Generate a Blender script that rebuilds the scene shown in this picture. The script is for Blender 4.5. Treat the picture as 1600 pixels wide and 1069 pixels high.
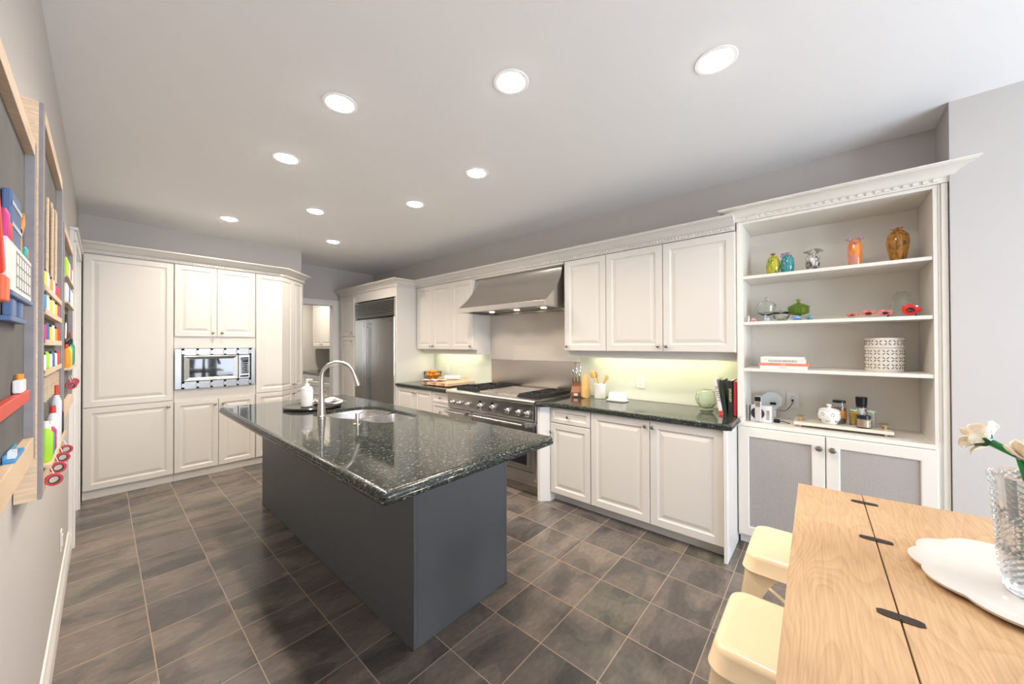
import bpy, bmesh, math, random
from mathutils import Vector, Matrix
random.seed(7)
PI = math.pi
for o in list(bpy.data.objects): bpy.data.objects.remove(o)
C = bpy.context.scene.collection
SC = bpy.context.scene

# ------------------------------------------------------------------ camera
yaw, pit, rol = math.radians(48.945), math.radians(0.371), math.radians(-0.19)
F = Vector((math.sin(yaw)*math.cos(pit), math.cos(yaw)*math.cos(pit), math.sin(pit)))
R = Vector((math.cos(yaw), -math.sin(yaw), 0)); U = R.cross(F)
R2 = R*math.cos(rol)+U*math.sin(rol); U2 = -R*math.sin(rol)+U*math.cos(rol)
cd = bpy.data.cameras.new('camera'); cam = bpy.data.objects.new('camera', cd); C.objects.link(cam)
cd.sensor_width = 36; cd.lens = 557.834/1600*36; cd.clip_start = .02
m = Matrix((R2, U2, -F)).transposed().to_4x4(); m.translation = Vector((.157, 0, 1.456))
cam.matrix_world = m; SC.camera = cam
# ------------------------------------------------------------------ light and exposure
SC.view_settings.view_transform = 'Standard'; SC.view_settings.look = 'None'
SC.view_settings.gamma = 1; SC.view_settings.use_curve_mapping = False
SC.view_settings.exposure = 0.0
W = bpy.data.worlds.new('sky'); SC.world = W; W.use_nodes = True
bg = W.node_tree.nodes['Background']; bg.inputs[0].default_value = (.80, .89, 1, 1); bg.inputs[1].default_value = 13.5
LAMP_W = 11.5        # each recessed ceiling lamp
LAMP_C = (1, .86, .71)

H = 2.78; XW = 3.53; YB = 5.60; YF = 6.42; YR = -3.2

# ------------------------------------------------------------------ materials
MATS = {}
def nt(name):
    m = bpy.data.materials.new(name); m.use_nodes = True
    n = m.node_tree; b = n.nodes['Principled BSDF']
    return m, n, b
def L(n, a, b): n.links.new(a, b)
def simple(name, col, rough=.5, metal=0, spec=.5, noise=0, nscale=8, bump=0, bscale=60, coat=0, trans=0, ior=1.45, emit=None, es=0, sheen=0):
    if name in MATS: return MATS[name]
    m, n, b = nt(name)
    b.inputs['Base Color'].default_value = (*col, 1)
    b.inputs['Roughness'].default_value = rough; b.inputs['Metallic'].default_value = metal
    b.inputs['Specular IOR Level'].default_value = spec; b.inputs['IOR'].default_value = ior
    b.inputs['Coat Weight'].default_value = coat; b.inputs['Transmission Weight'].default_value = trans
    if emit: b.inputs['Emission Color'].default_value = (*emit, 1); b.inputs['Emission Strength'].default_value = es
    tc = n.nodes.new('ShaderNodeTexCoord')
    nz = n.nodes.new('ShaderNodeTexNoise'); nz.inputs['Scale'].default_value = nscale; nz.inputs['Detail'].default_value = 4
    L(n, tc.outputs['Object'], nz.inputs['Vector'])
    if trans == 0:
        mx = n.nodes.new('ShaderNodeMix'); mx.data_type = 'RGBA'; mx.blend_type = 'MULTIPLY'
        k = 1-max(noise, .02)
        rp = n.nodes.new('ShaderNodeValToRGB'); rp.color_ramp.elements[0].color = (k, k, k, 1); rp.color_ramp.elements[1].color = (1, 1, 1, 1)
        L(n, nz.outputs['Fac'], rp.inputs[0]); mx.inputs[0].default_value = 1
        mx.inputs[6].default_value = (*col, 1); L(n, rp.outputs[0], mx.inputs[7]); L(n, mx.outputs[2], b.inputs['Base Color'])
    if bump:
        nb = n.nodes.new('ShaderNodeTexNoise'); nb.inputs['Scale'].default_value = bscale; L(n, tc.outputs['Object'], nb.inputs['Vector'])
        bp = n.nodes.new('ShaderNodeBump'); bp.inputs['Strength'].default_value = bump; bp.inputs['Distance'].default_value = .002
        L(n, nb.outputs['Fac'], bp.inputs['Height']); L(n, bp.outputs[0], b.inputs['Normal'])
    MATS[name] = m; return m

def math_n(n, op, a, b=None):
    x = n.nodes.new('ShaderNodeMath'); x.operation = op
    for i, v in enumerate((a, b)):
        if v is None: continue
        if isinstance(v, (int, float)): x.inputs[i].default_value = v
        else: L(n, v, x.inputs[i])
    return x.outputs[0]
def ramp(n, fac, stops, const=False):
    r = n.nodes.new('ShaderNodeValToRGB'); cr = r.color_ramp
    if const: cr.interpolation = 'CONSTANT'
    cr.elements[1].position = stops[-1][0]; cr.elements[0].position = stops[0][0]
    for p, c in stops[1:-1]: cr.elements.new(p)
    for e, (p, c) in zip(cr.elements, stops): e.color = (*c, 1)
    L(n, fac, r.inputs[0]); return r.outputs[0]
def mix(n, fac, a, b, mode='MIX'):
    x = n.nodes.new('ShaderNodeMix'); x.data_type = 'RGBA'; x.blend_type = mode
    if isinstance(fac, (int, float)): x.inputs[0].default_value = fac
    else: L(n, fac, x.inputs[0])
    for i, v in ((6, a), (7, b)):
        if isinstance(v, tuple): x.inputs[i].default_value = (*v, 1)
        else: L(n, v, x.inputs[i])
    return x.outputs[2]

def slate():
    m, n, b = nt('slate_tiles')
    tc = n.nodes.new('ShaderNodeTexCoord'); sp = n.nodes.new('ShaderNodeSeparateXYZ'); L(n, tc.outputs['Object'], sp.inputs[0])
    u = math_n(n, 'DIVIDE', math_n(n, 'SUBTRACT', sp.outputs[0], .012), .3105)
    v = math_n(n, 'DIVIDE', math_n(n, 'SUBTRACT', sp.outputs[1], 1.96), .3045)
    cu, cv = math_n(n, 'FLOOR', u), math_n(n, 'FLOOR', v)
    fu, fv = math_n(n, 'FRACT', u), math_n(n, 'FRACT', v)
    cb = n.nodes.new('ShaderNodeCombineXYZ'); L(n, cu, cb.inputs[0]); L(n, cv, cb.inputs[1])
    wn = n.nodes.new('ShaderNodeTexWhiteNoise'); wn.noise_dimensions = '3D'; L(n, cb.outputs[0], wn.inputs['Vector'])
    eu = math_n(n, 'MINIMUM', fu, math_n(n, 'SUBTRACT', 1, fu)); ev = math_n(n, 'MINIMUM', fv, math_n(n, 'SUBTRACT', 1, fv))
    e = math_n(n, 'MINIMUM', eu, ev); grout = math_n(n, 'LESS_THAN', e, .0072)
    # cleft pattern, shifted and turned tile by tile
    sc = n.nodes.new('ShaderNodeVectorMath'); sc.operation = 'MULTIPLY_ADD'
    L(n, wn.outputs['Color'], sc.inputs[0]); sc.inputs[1].default_value = (9, 9, 9); L(n, tc.outputs['Object'], sc.inputs[2])
    mp = n.nodes.new('ShaderNodeMapping'); mp.inputs['Scale'].default_value = (1.5, 3.0, 1); mp.inputs['Rotation'].default_value = (0, 0, .35); L(n, sc.outputs[0], mp.inputs[0])
    n1 = n.nodes.new('ShaderNodeTexNoise'); n1.inputs['Scale'].default_value = 1.6; n1.inputs['Detail'].default_value = 3; n1.inputs['Roughness'].default_value = .38; n1.inputs['Distortion'].default_value = .7; L(n, mp.outputs[0], n1.inputs['Vector'])
    n2 = n.nodes.new('ShaderNodeTexNoise'); n2.inputs['Scale'].default_value = 16; n2.inputs['Detail'].default_value = 4; n2.inputs['Roughness'].default_value = .6; L(n, mp.outputs[0], n2.inputs['Vector'])
    base = ramp(n, wn.outputs['Value'], [(0, (.078, .072, .070)), (.25, (.130, .112, .100)), (.5, (.100, .090, .084)), (.75, (.150, .126, .108)), (1, (.112, .106, .090))])
    lay = ramp(n, n1.outputs['Fac'], [(.30, (.66, .66, .67)), (.45, (.82, .82, .82)), (.46, (1.04, 1.02, 1.0)), (.53, (1.08, 1.06, 1.03)), (.54, (1.32, 1.26, 1.19)), (.70, (1.45, 1.36, 1.28))])
    col = mix(n, 1, base, lay, 'MULTIPLY')
    fine = ramp(n, n2.outputs['Fac'], [(.25, (.80, .80, .80)), (.5, (1, 1, 1)), (.75, (1.22, 1.22, 1.22))])
    col = mix(n, 1, col, fine, 'MULTIPLY')
    n3 = n.nodes.new('ShaderNodeTexNoise'); n3.inputs['Scale'].default_value = 1.1; L(n, tc.outputs['Object'], n3.inputs['Vector'])
    gcol = ramp(n, n3.outputs['Fac'], [(.4, (.34, .28, .23)), (.6, (.42, .27, .17))])
    L(n, mix(n, grout, col, gcol), b.inputs['Base Color'])
    rg = math_n(n, 'MULTIPLY_ADD', n1.outputs['Fac'], .10); rg.node.inputs[2].default_value = .20
    L(n, rg, b.inputs['Roughness']); b.inputs['IOR'].default_value = 1.6
    h = math_n(n, 'ADD', math_n(n, 'MULTIPLY', n1.outputs['Fac'], .9), math_n(n, 'MULTIPLY', n2.outputs['Fac'], .0))
    h = math_n(n, 'SUBTRACT', h, math_n(n, 'MULTIPLY', grout, .5))
    bp = n.nodes.new('ShaderNodeBump'); bp.inputs['Strength'].default_value = .22; bp.inputs['Distance'].default_value = .005
    L(n, h, bp.inputs['Height']); L(n, bp.outputs[0], b.inputs['Normal'])
    return m
def granite(nm='dark_granite', ro=.07):
    m, n, b = nt(nm)
    tc = n.nodes.new('ShaderNodeTexCoord')
    mp = n.nodes.new('ShaderNodeMapping'); mp.inputs['Scale'].default_value = (1.0, 2.2, 2.0); mp.inputs['Rotation'].default_value = (0, 0, .8); L(n, tc.outputs['Object'], mp.inputs[0])
    vo = n.nodes.new('ShaderNodeTexVoronoi'); vo.inputs['Scale'].default_value = 95; L(n, mp.outputs[0], vo.inputs['Vector'])
    sp = n.nodes.new('ShaderNodeSeparateColor'); L(n, vo.outputs['Color'], sp.inputs[0])
    nz = n.nodes.new('ShaderNodeTexNoise'); nz.inputs['Scale'].default_value = 80; nz.inputs['Detail'].default_value = 8; nz.inputs['Roughness'].default_value = .7; L(n, mp.outputs[0], nz.inputs['Vector'])
    c1 = ramp(n, nz.outputs['Fac'], [(.36, (.010, .012, .012)), (.5, (.032, .037, .034)), (.62, (.075, .082, .074)), (.75, (.13, .135, .12))])
    fl = ramp(n, sp.outputs[0], [(0, (.55, .6, .6)), (.85, (1, 1, 1)), (.92, (3.2, 3.2, 3.0)), (1, (4.8, 4.7, 4.4))])
    L(n, mix(n, 1, c1, fl, 'MULTIPLY'), b.inputs['Base Color'])
    b.inputs['Roughness'].default_value = ro; b.inputs['IOR'].default_value = 2.0 if ro < .1 else 1.5
    return m
def oak(name='oak_veneer', light=(.565, .38, .22), dark=(.40, .245, .12), sc=1.0, rot=0, rough=.42):
    m, n, b = nt(name)
    tc = n.nodes.new('ShaderNodeTexCoord')
    mp = n.nodes.new('ShaderNodeMapping'); mp.inputs['Scale'].default_value = (.55*sc, 2.6*sc, 2*sc); mp.inputs['Rotation'].default_value = (0, 0, rot); L(n, tc.outputs['Object'], mp.inputs[0])
    nz = n.nodes.new('ShaderNodeTexNoise'); nz.inputs['Scale'].default_value = 1.7; nz.inputs['Detail'].default_value = 2; nz.inputs['Distortion'].default_value = .5; L(n, mp.outputs[0], nz.inputs['Vector'])
    rings = math_n(n, 'FRACT', math_n(n, 'MULTIPLY', nz.outputs['Fac'], 34))
    col = ramp(n, rings, [(0, dark), (.14, tuple(.5*(a+c) for a, c in zip(light, dark))), (.5, light), (.86, tuple(min(1, a*1.12) for a in light)), (1, tuple(.65*a+.35*c for a, c in zip(light, dark)))])
    col = mix(n, .36, light, col)
    mp2 = n.nodes.new('ShaderNodeMapping'); mp2.inputs['Scale'].default_value = (6*sc, 130*sc, 60*sc); mp2.inputs['Rotation'].default_value = (0, 0, rot); L(n, tc.outputs['Object'], mp2.inputs[0])
    n2 = n.nodes.new('ShaderNodeTexNoise'); n2.inputs['Scale'].default_value = 1.5; n2.inputs['Detail'].default_value = 3; L(n, mp2.outputs[0], n2.inputs['Vector'])
    col = mix(n, 1, col, ramp(n, n2.outputs['Fac'], [(.3, (.86, .84, .82)), (.6, (1.04, 1.04, 1.04))]), 'MULTIPLY')
    n3 = n.nodes.new('ShaderNodeTexNoise'); n3.inputs['Scale'].default_value = 2.3; L(n, tc.outputs['Object'], n3.inputs['Vector'])
    col = mix(n, 1, col, ramp(n, n3.outputs['Fac'], [(.3, (.84, .80, .76)), (.65, (1.06, 1.05, 1.04))]), 'MULTIPLY')
    L(n, col, b.inputs['Base Color']); b.inputs['Roughness'].default_value = rough
    bp = n.nodes.new('ShaderNodeBump'); bp.inputs['Strength'].default_value = .12; bp.inputs['Distance'].default_value = .001
    L(n, n2.outputs['Fac'], bp.inputs['Height']); L(n, bp.outputs[0], b.inputs['Normal'])
    return m
def steel(name, col=(.68, .655, .625), rough=.30, ax=(2, 2, 260)):
    m, n, b = nt(name)
    tc = n.nodes.new('ShaderNodeTexCoord'); mp = n.nodes.new('ShaderNodeMapping'); mp.inputs['Scale'].default_value = ax; L(n, tc.outputs['Object'], mp.inputs[0])
    nz = n.nodes.new('ShaderNodeTexNoise'); nz.inputs['Scale'].default_value = 1.5; nz.inputs['Detail'].default_value = 2; L(n, mp.outputs[0], nz.inputs['Vector'])
    L(n, ramp(n, nz.outputs['Fac'], [(.3, tuple(c*.86 for c in col)), (.7, col)]), b.inputs['Base Color'])
    b.inputs['Metallic'].default_value = 1
    rg = math_n(n, 'MULTIPLY_ADD', nz.outputs['Fac'], .12); rg.node.inputs[2].default_value = rough-.05
    L(n, rg, b.inputs['Roughness'])
    bp = n.nodes.new('ShaderNodeBump'); bp.inputs['Strength'].default_value = .04; bp.inputs['Distance'].default_value = .001
    L(n, nz.outputs['Fac'], bp.inputs['Height']); L(n, bp.outputs[0], b.inputs['Normal'])
    return m
def mottled(name, cols, scale=30, rough=.1, stretch=(1, 1, .4), coat=.5, trans=0):
    m, n, b = nt(name)
    tc = n.nodes.new('ShaderNodeTexCoord'); mp = n.nodes.new('ShaderNodeMapping'); mp.inputs['Scale'].default_value = stretch; L(n, tc.outputs['Object'], mp.inputs[0])
    nz = n.nodes.new('ShaderNodeTexNoise'); nz.inputs['Scale'].default_value = scale; nz.inputs['Detail'].default_value = 3; nz.inputs['Distortion'].default_value = 1; L(n, mp.outputs[0], nz.inputs['Vector'])
    k = len(cols)
    L(n, ramp(n, nz.outputs['Fac'], [(.3+.4*i/(k-1), c) for i, c in enumerate(cols)]), b.inputs['Base Color'])
    b.inputs['Roughness'].default_value = rough; b.inputs['Coat Weight'].default_value = coat; b.inputs['Transmission Weight'].default_value = trans
    return m
def meshmat():
    m, n, b = nt('woven_metal_mesh')
    tc = n.nodes.new('ShaderNodeTexCoord'); sp = n.nodes.new('ShaderNodeSeparateXYZ'); L(n, tc.outputs['Object'], sp.inputs[0])
    p = .0095
    a = math_n(n, 'FRACT', math_n(n, 'DIVIDE', math_n(n, 'ADD', sp.outputs[0], sp.outputs[2]), p)); c = math_n(n, 'FRACT', math_n(n, 'DIVIDE', math_n(n, 'SUBTRACT', sp.outputs[0], sp.outputs[2]), p))
    hole = math_n(n, 'MULTIPLY', math_n(n, 'GREATER_THAN', a, .42), math_n(n, 'GREATER_THAN', c, .42))
    L(n, mix(n, hole, (.62, .58, .56), (.20, .185, .18)), b.inputs['Base Color'])
    b.inputs['Roughness'].default_value = .4; L(n, math_n(n, 'MULTIPLY', math_n(n, 'SUBTRACT', 1, hole), .35), b.inputs['Metallic'])
    bp = n.nodes.new('ShaderNodeBump'); bp.invert = True; bp.inputs['Strength'].default_value = .4; bp.inputs['Distance'].default_value = .001; L(n, hole, bp.inputs['Height']); L(n, bp.outputs[0], b.inputs['Normal'])
    return m

PAINT = simple('cream_cabinet_paint', (.725, .695, .65), .38, noise=.03, nscale=2)
BOOKP = simple('white_bookcase_paint', (.83, .79, .72), .38, noise=.03, nscale=2)
WALL = simple('warm_grey_wall_paint', (.585, .55, .525), .7, noise=.04, nscale=1.5, bump=.1, bscale=300)
SPLASH = simple('light_tinted_wall_paint', (.74, .76, .68), .6, noise=.03)  # greenish cast of the under-cabinet light is put into this colour
CEIL = simple('ceiling_paint', (.93, .93, .935), .85, noise=.02, nscale=1)
TRIM = simple('white_trim_paint', (.83, .81, .78), .4, noise=.03)
ISL = simple('charcoal_island_paint', (.105, .113, .123), .42, noise=.12, nscale=5, bump=.1, bscale=40)
SLATE = slate(); GRAN = granite(); GRANE = granite('honed_granite_edge', .22); OAK = oak()
STEEL = steel('brushed_stainless'); STEELV = steel('brushed_stainless_upright', (.52, .505, .49), .24, (260, 260, 2)); STEELD = steel('satin_nickel', (.46, .43, .40), .3, (20, 20, 20))
HOODM = steel('brushed_hood_steel', (.62, .595, .56), .20, (2, 2, 200))
SINKM = steel('sink_steel', (.80, .79, .78), .32, (30, 30, 30))
CHROME = simple('polished_chrome', (.8, .8, .8), .08, 1)
GLASS = simple('clear_glass', (.97, .99, .98), .02, trans=1, ior=1.45)
BLACK = simple('black_plastic', (.012, .012, .013), .3)
IRON = simple('cast_iron', (.02, .02, .021), .55, noise=.3, nscale=40)
WHITE = simple('white_plastic', (.85, .84, .82), .35)
CERAM = simple('white_ceramic', (.86, .85, .82), .2, coat=.3)
DGLASS = simple('dark_oven_glass', (.01, .012, .018), .05, coat=1)
GOLD = simple('brushed_gold', (.75, .58, .33), .3, 1)
BAMBOO = oak('bamboo', (.68, .45, .18), (.52, .31, .10), 3)
PINE = oak('pale_pine', (.78, .60, .42), (.66, .46, .28), 2.2)
WALNUT = oak('reddish_block_wood', (.36, .14, .06), (.2, .07, .03), 4)
WEATH = simple('weathered_grey_wood', (.36, .33, .34), .7, noise=.35, nscale=30)
CHALK = simple('dusty_chalkboard', (.18, .175, .17), .75, noise=.45, nscale=9)
def colm(name, c, r=.4, **k): return simple(name, c, r, noise=.05, **k)
RED = colm('red_plastic', (.72, .06, .03)); BLUE = colm('slate_blue_plastic', (.10, .17, .33)); ORANGE = colm('orange_paint', (.85, .33, .04))
YEL = colm('yellow_plastic', (.85, .66, .05)); LIME = colm('lime_plastic', (.42, .75, .05)); PINK = colm('magenta_plastic', (.62, .05, .22)); SKY = colm('sky_blue_plastic', (.05, .30, .60)); PAPER = colm('white_paper', (.84, .83, .80), .7); TEALP = colm('teal_plastic', (.05, .40, .38))

# ------------------------------------------------------------------ mesh helpers
def NB(): return bmesh.new()
def box(b, x0, x1, y0, y1, z0, z1, mi=0):
    vs = [b.verts.new(p) for p in ((x0, y0, z0), (x1, y0, z0), (x1, y1, z0), (x0, y1, z0), (x0, y0, z1), (x1, y0, z1), (x1, y1, z1), (x0, y1, z1))]
    for f in ((0, 3, 2, 1), (4, 5, 6, 7), (0, 1, 5, 4), (1, 2, 6, 5), (2, 3, 7, 6), (3, 0, 4, 7)):
        fc = b.faces.new([vs[i] for i in f]); fc.material_index = mi
    return b
def xbox(b, mat, *a, mi=0):
    n0 = len(b.verts); box(b, *a, mi=mi); b.verts.ensure_lookup_table()
    for v in b.verts[n0:]: v.co = mat @ v.co
    return b
def prism(b, poly, z0, z1, mi=0):
    lo = [b.verts.new((p[0], p[1], z0)) for p in poly]; hi = [b.verts.new((p[0], p[1], z1)) for p in poly]
    k = len(poly)
    for f in [list(reversed(lo)), hi] + [[lo[i], lo[(i+1) % k], hi[(i+1) % k], hi[i]] for i in range(k)]:
        b.faces.new(f).material_index = mi
    return b
def lathe(b, prof, c=(0, 0, 0), seg=32, axis='z', cap=True, mi=0, sq=1.0, wob=None):
    rings = []
    for r, z in prof:
        ring = []
        for i in range(seg):
            a = 2*PI*i/seg; rr = r*(wob(a) if wob else 1)
            x, y = rr*math.cos(a), rr*math.sin(a)*sq
            p = (x, y, z) if axis == 'z' else ((z, x, y) if axis == 'x' else (y, z, x))
            ring.append(b.verts.new((c[0]+p[0], c[1]+p[1], c[2]+p[2])))
        rings.append(ring)
    for A, B in zip(rings, rings[1:]):
        for i in range(seg): b.faces.new((A[i], A[(i+1) % seg], B[(i+1) % seg], B[i])).material_index = mi
    if cap:
        if prof[0][0] > 1e-5: b.faces.new(list(reversed(rings[0]))).material_index = mi
        if prof[-1][0] > 1e-5: b.faces.new(rings[-1]).material_index = mi
    return b
def tube(b, pts, r, seg=10, closed=False, mi=0):
    pts = [Vector(p) for p in pts]; k = len(pts); rings = []; prev = None
    for i, p in enumerate(pts):
        if closed: t = pts[(i+1) % k]-pts[i-1]
        else: t = pts[min(i+1, k-1)]-pts[max(i-1, 0)]
        t.normalize()
        if prev is None:
            a = Vector((0, 0, 1)) if abs(t.z) < .9 else Vector((1, 0, 0)); nn = t.cross(a).normalized()
        else:
            nn = prev - t*prev.dot(t); nn.normalize()
        prev = nn; bb = t.cross(nn); rr = r[i] if isinstance(r, (list, tuple)) else r
        rings.append([b.verts.new(p+(nn*math.cos(2*PI*j/seg)+bb*math.sin(2*PI*j/seg))*rr) for j in range(seg)])
    pairs = list(zip(rings, rings[1:])) + ([(rings[-1], rings[0])] if closed else [])
    for A, B in pairs:
        for j in range(seg): b.faces.new((A[j], A[(j+1) % seg], B[(j+1) % seg], B[j])).material_index = mi
    if not closed:
        b.faces.new(list(reversed(rings[0]))).material_index = mi; b.faces.new(rings[-1]).material_index = mi
    return b
def ell(b, c, r, seg=16, rings=10, mi=0, mat=None):
    c = Vector(c); R_ = []
    for i in range(rings+1):
        t = PI*i/rings
        if i in (0, rings): R_.append([b.verts.new(c+Vector((0, 0, r[2]*math.cos(t))))]); continue
        R_.append([b.verts.new(c+Vector((r[0]*math.sin(t)*math.cos(2*PI*j/seg), r[1]*math.sin(t)*math.sin(2*PI*j/seg), r[2]*math.cos(t)))) for j in range(seg)])
    for A, B in zip(R_, R_[1:]):
        for j in range(seg):
            a = [A[j % len(A)], B[j % len(B)], B[(j+1) % len(B)], A[(j+1) % len(A)]]
            a = list(dict.fromkeys(a)); b.faces.new(a).material_index = mi
    return b
def rrect(x0, x1, y0, y1, r, n=5):
    out = []
    for cx, cy, a0 in ((x1-r, y1-r, 0), (x0+r, y1-r, 90), (x0+r, y0+r, 180), (x1-r, y0+r, 270)):
        for i in range(n+1):
            a = math.radians(a0+90*i/n); out.append((cx+r*math.cos(a), cy+r*math.sin(a)))
    return out
def loft(b, loops, cap0=True, cap1=True, mi=0):
    Rg = [[b.verts.new(p) for p in lp] for lp in loops]
    k = len(Rg[0])
    for A, B in zip(Rg, Rg[1:]):
        for j in range(k): b.faces.new((A[j], A[(j+1) % k], B[(j+1) % k], B[j])).material_index = mi
    if cap0: b.faces.new(list(reversed(Rg[0]))).material_index = mi
    if cap1: b.faces.new(Rg[-1]).material_index = mi
    return b
def sweep(b, path, prof, mi=0, closed=False):
    """prof: (out, z) points; out is to the RIGHT of the path direction."""
    k = len(path); P = [Vector((p[0], p[1])) for p in path]; rings = []
    for i in range(k):
        d1 = (P[i]-P[i-1]).normalized() if (i > 0 or closed) else None
        d2 = (P[(i+1) % k]-P[i]).normalized() if (i < k-1 or closed) else None
        if d1 is None: d1 = d2
        if d2 is None: d2 = d1
        n1 = Vector((d1.y, -d1.x)); n2 = Vector((d2.y, -d2.x)); nn = (n1+n2).normalized(); s = 1/max(.3, nn.dot(n1))
        rings.append([b.verts.new((P[i].x+nn.x*s*o, P[i].y+nn.y*s*o, z)) for o, z in prof])
    kk = len(prof)
    pr = list(zip(rings, rings[1:])) + ([(rings[-1], rings[0])] if closed else [])
    for A, B in pr:
        for j in range(kk): b.faces.new((A[j], B[j], B[(j+1) % kk], A[(j+1) % kk])).material_index = mi
    if not closed:
        b.faces.new(rings[0]).material_index = mi; b.faces.new(list(reversed(rings[-1]))).material_index = mi
    return b
def obj(name, b, mat, parent=None, smooth=False, bev=0, ang=35):
    bmesh.ops.recalc_face_normals(b, faces=b.faces[:])
    me = bpy.data.meshes.new(name); b.to_mesh(me); b.free()
    for mm in (mat if isinstance(mat, (list, tuple)) else [mat]): me.materials.append(mm)
    o = bpy.data.objects.new(name, me); C.objects.link(o)
    if parent: o.parent = parent
    if smooth:
        me.shade_smooth()
        if hasattr(me, 'set_sharp_from_angle'): me.set_sharp_from_angle(angle=math.radians(ang))
    if bev:
        md = o.modifiers.new('bevel', 'BEVEL'); md.width = bev; md.segments = 2; md.limit_method = 'ANGLE'
    return o
def tag(o, label, cat, group=None):
    o['label'] = label; o['category'] = cat
    if group: o['group'] = group
    return o
def thing(name, label, cat, loc=(0, 0, 0), rz=0, group=None):
    o = bpy.data.objects.new(name, None); C.objects.link(o); o.location = loc; o.rotation_euler = (0, 0, rz); o.empty_display_size = .05
    return tag(o, label, cat, group)
def struct(name, b, mat, parent=None, **k):
    o = obj(name, b, mat, parent, **k); o['kind'] = 'structure'; return o
def copytree(r, loc, label=None, rz=None):
    c = r.copy(); C.objects.link(c); c.location = loc
    if rz is not None: c.rotation_euler = (0, 0, rz)
    if label: c['label'] = label
    for ch in list(r.children):
        d = ch.copy(); C.objects.link(d); d.parent = c
        for g in list(ch.children):
            e = g.copy(); C.objects.link(e); e.parent = d
    return c
def text(name, s, size, mat, parent, loc, rot, depth=.0004, sx=1):
    cu = bpy.data.curves.new(name, 'FONT'); cu.body = s; cu.size = size; cu.extrude = depth; cu.align_x = 'CENTER'; cu.align_y = 'CENTER'
    t = bpy.data.objects.new(name, cu); C.objects.link(t)
    dg = bpy.context.evaluated_depsgraph_get(); me = bpy.data.meshes.new_from_object(t.evaluated_get(dg))
    bpy.data.objects.remove(t)
    me.materials.clear(); me.materials.append(mat)
    o = bpy.data.objects.new(name, me); C.objects.link(o); o.parent = parent; o.location = loc; o.rotation_euler = rot; o.scale = (sx, 1, 1)
    return o

# ------------------------------------------------------------------ room shell
b = NB(); box(b, -.4, 4.4, YR-.3, 9.2, -.12, 0); struct('floor', b, SLATE)
b = NB(); box(b, -.4, 4.4, YR-.3, 9.2, H, H+.12); struct('ceiling', b, CEIL)
b = NB(); box(b, -.15, 0, YR, 4.15, 0, H); box(b, -.15, 0, 4.15, 4.98, 2.20, H); box(b, -.15, 0, 4.98, YB, 0, H); struct('wall_left', b, WALL)
b = NB(); box(b, -.15, 2.02, YB, YF, 0, H); struct('wall_back', b, WALL)
b = NB(); box(b, 1.6, 2.12, YF, YF+.12, 0, H); box(b, 2.80, XW+.12, YF, YF+.12, 0, H); box(b, 2.12, 2.80, YF, YF+.12, 2.13, H); struct('wall_far', b, WALL)
b = NB(); box(b, 3.64, 3.80, -.53, .478, 0, 2.34); box(b, XW, 3.80, -.53, .478, 2.44, H); box(b, 3.64, 3.80, -.53, .478, 2.34, 2.44); box(b, XW, 3.80, .478, 8.3, 0, H); struct('wall_right', b, WALL)
b = NB(); box(b, 3.21, 3.80, YR, -.53, 0, H); struct('wall_chase', b, WALL)
# rear wall with wide windows that let the daylight in
wx = [(.35, 1.25), (1.35, 2.25), (2.35, 3.05)]
b = NB(); box(b, 0, .35, YR-.12, YR, 0, H); box(b, 3.05, 3.21, YR-.12, YR, 0, H); box(b, .35, 3.05, YR-.12, YR, 2.4, H); box(b, .35, 3.05, YR-.12, YR, 0, .35)
box(b, 1.25, 1.35, YR-.12, YR, .35, 2.4); box(b, 2.25, 2.35, YR-.12, YR, .35, 2.4); struct('wall_rear', b, WALL)
for i, (a, c) in enumerate(wx):
    b = NB()
    box(b, a, a+.05, YR-.09, YR-.03, .35, 2.4); box(b, c-.05, c, YR-.09, YR-.03, .35, 2.4); box(b, a+.05, c-.05, YR-.09, YR-.03, .35, .41); box(b, a+.05, c-.05, YR-.09, YR-.03, 2.34, 2.4); box(b, a+.05, c-.05, YR-.08, YR-.04, 1.66, 1.70)
    struct('window_%d' % (i+1), b, TRIM)
ld = bpy.data.lights.new('window_portal', 'AREA'); ld.shape = 'RECTANGLE'; ld.size = 2.7; ld.size_y = 2.05
try: ld.cycles.is_portal = True
except Exception: pass
lo = bpy.data.objects.new('window_portal', ld); C.objects.link(lo); lo.location = (1.7, YR-.14, 1.375); lo.rotation_euler = (-PI/2, 0, PI)
# pantry room beyond the doorway
b = NB(); box(b, .25, .37, YF+.12, 8.3, 0, H); box(b, .25, 1.6, YF, YF+.12, 0, H); struct('wall_pantry_left', b, SPLASH)
b = NB(); box(b, .25, .8, 8.3, 8.42, 0, H); box(b, 1.95, 3.80, 8.3, 8.42, 0, H); box(b, .8, 1.95, 8.3, 8.42, 0, .95); box(b, .8, 1.95, 8.3, 8.42, 2.2, H); struct('wall_pantry_back', b, simple('pantry_wall_paint', (.66, .64, .59), .7, noise=.03))
b = NB(); box(b, .8, .85, 8.32, 8.40, .95, 2.2); box(b, 1.90, 1.95, 8.32, 8.40, .95, 2.2); box(b, .85, 1.9, 8.32, 8.40, .95, 1.0); box(b, .85, 1.9, 8.32, 8.40, 2.15, 2.2)
struct('window_4', b, TRIM)
t = bpy.data.objects.new('window_blind', None); C.objects.link(t); t.location = (1.375, 8.27, .97); t['label'] = 'white slatted blind over the pantry window'; t['category'] = 'blind'
b = NB(); box(b, -.56, .56, -.02, .02, 1.22, 1.26); o = obj('headrail', b, TRIM, t)
b = NB()
for i in range(26): xbox(b, Matrix.Translation((0, 0, .03+i*.046)) @ Matrix.Rotation(1.2, 4, 'X'), -.55, .55, -.026, .026, -.001, .001)
o = obj('slats', b, TRIM, t)
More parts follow.
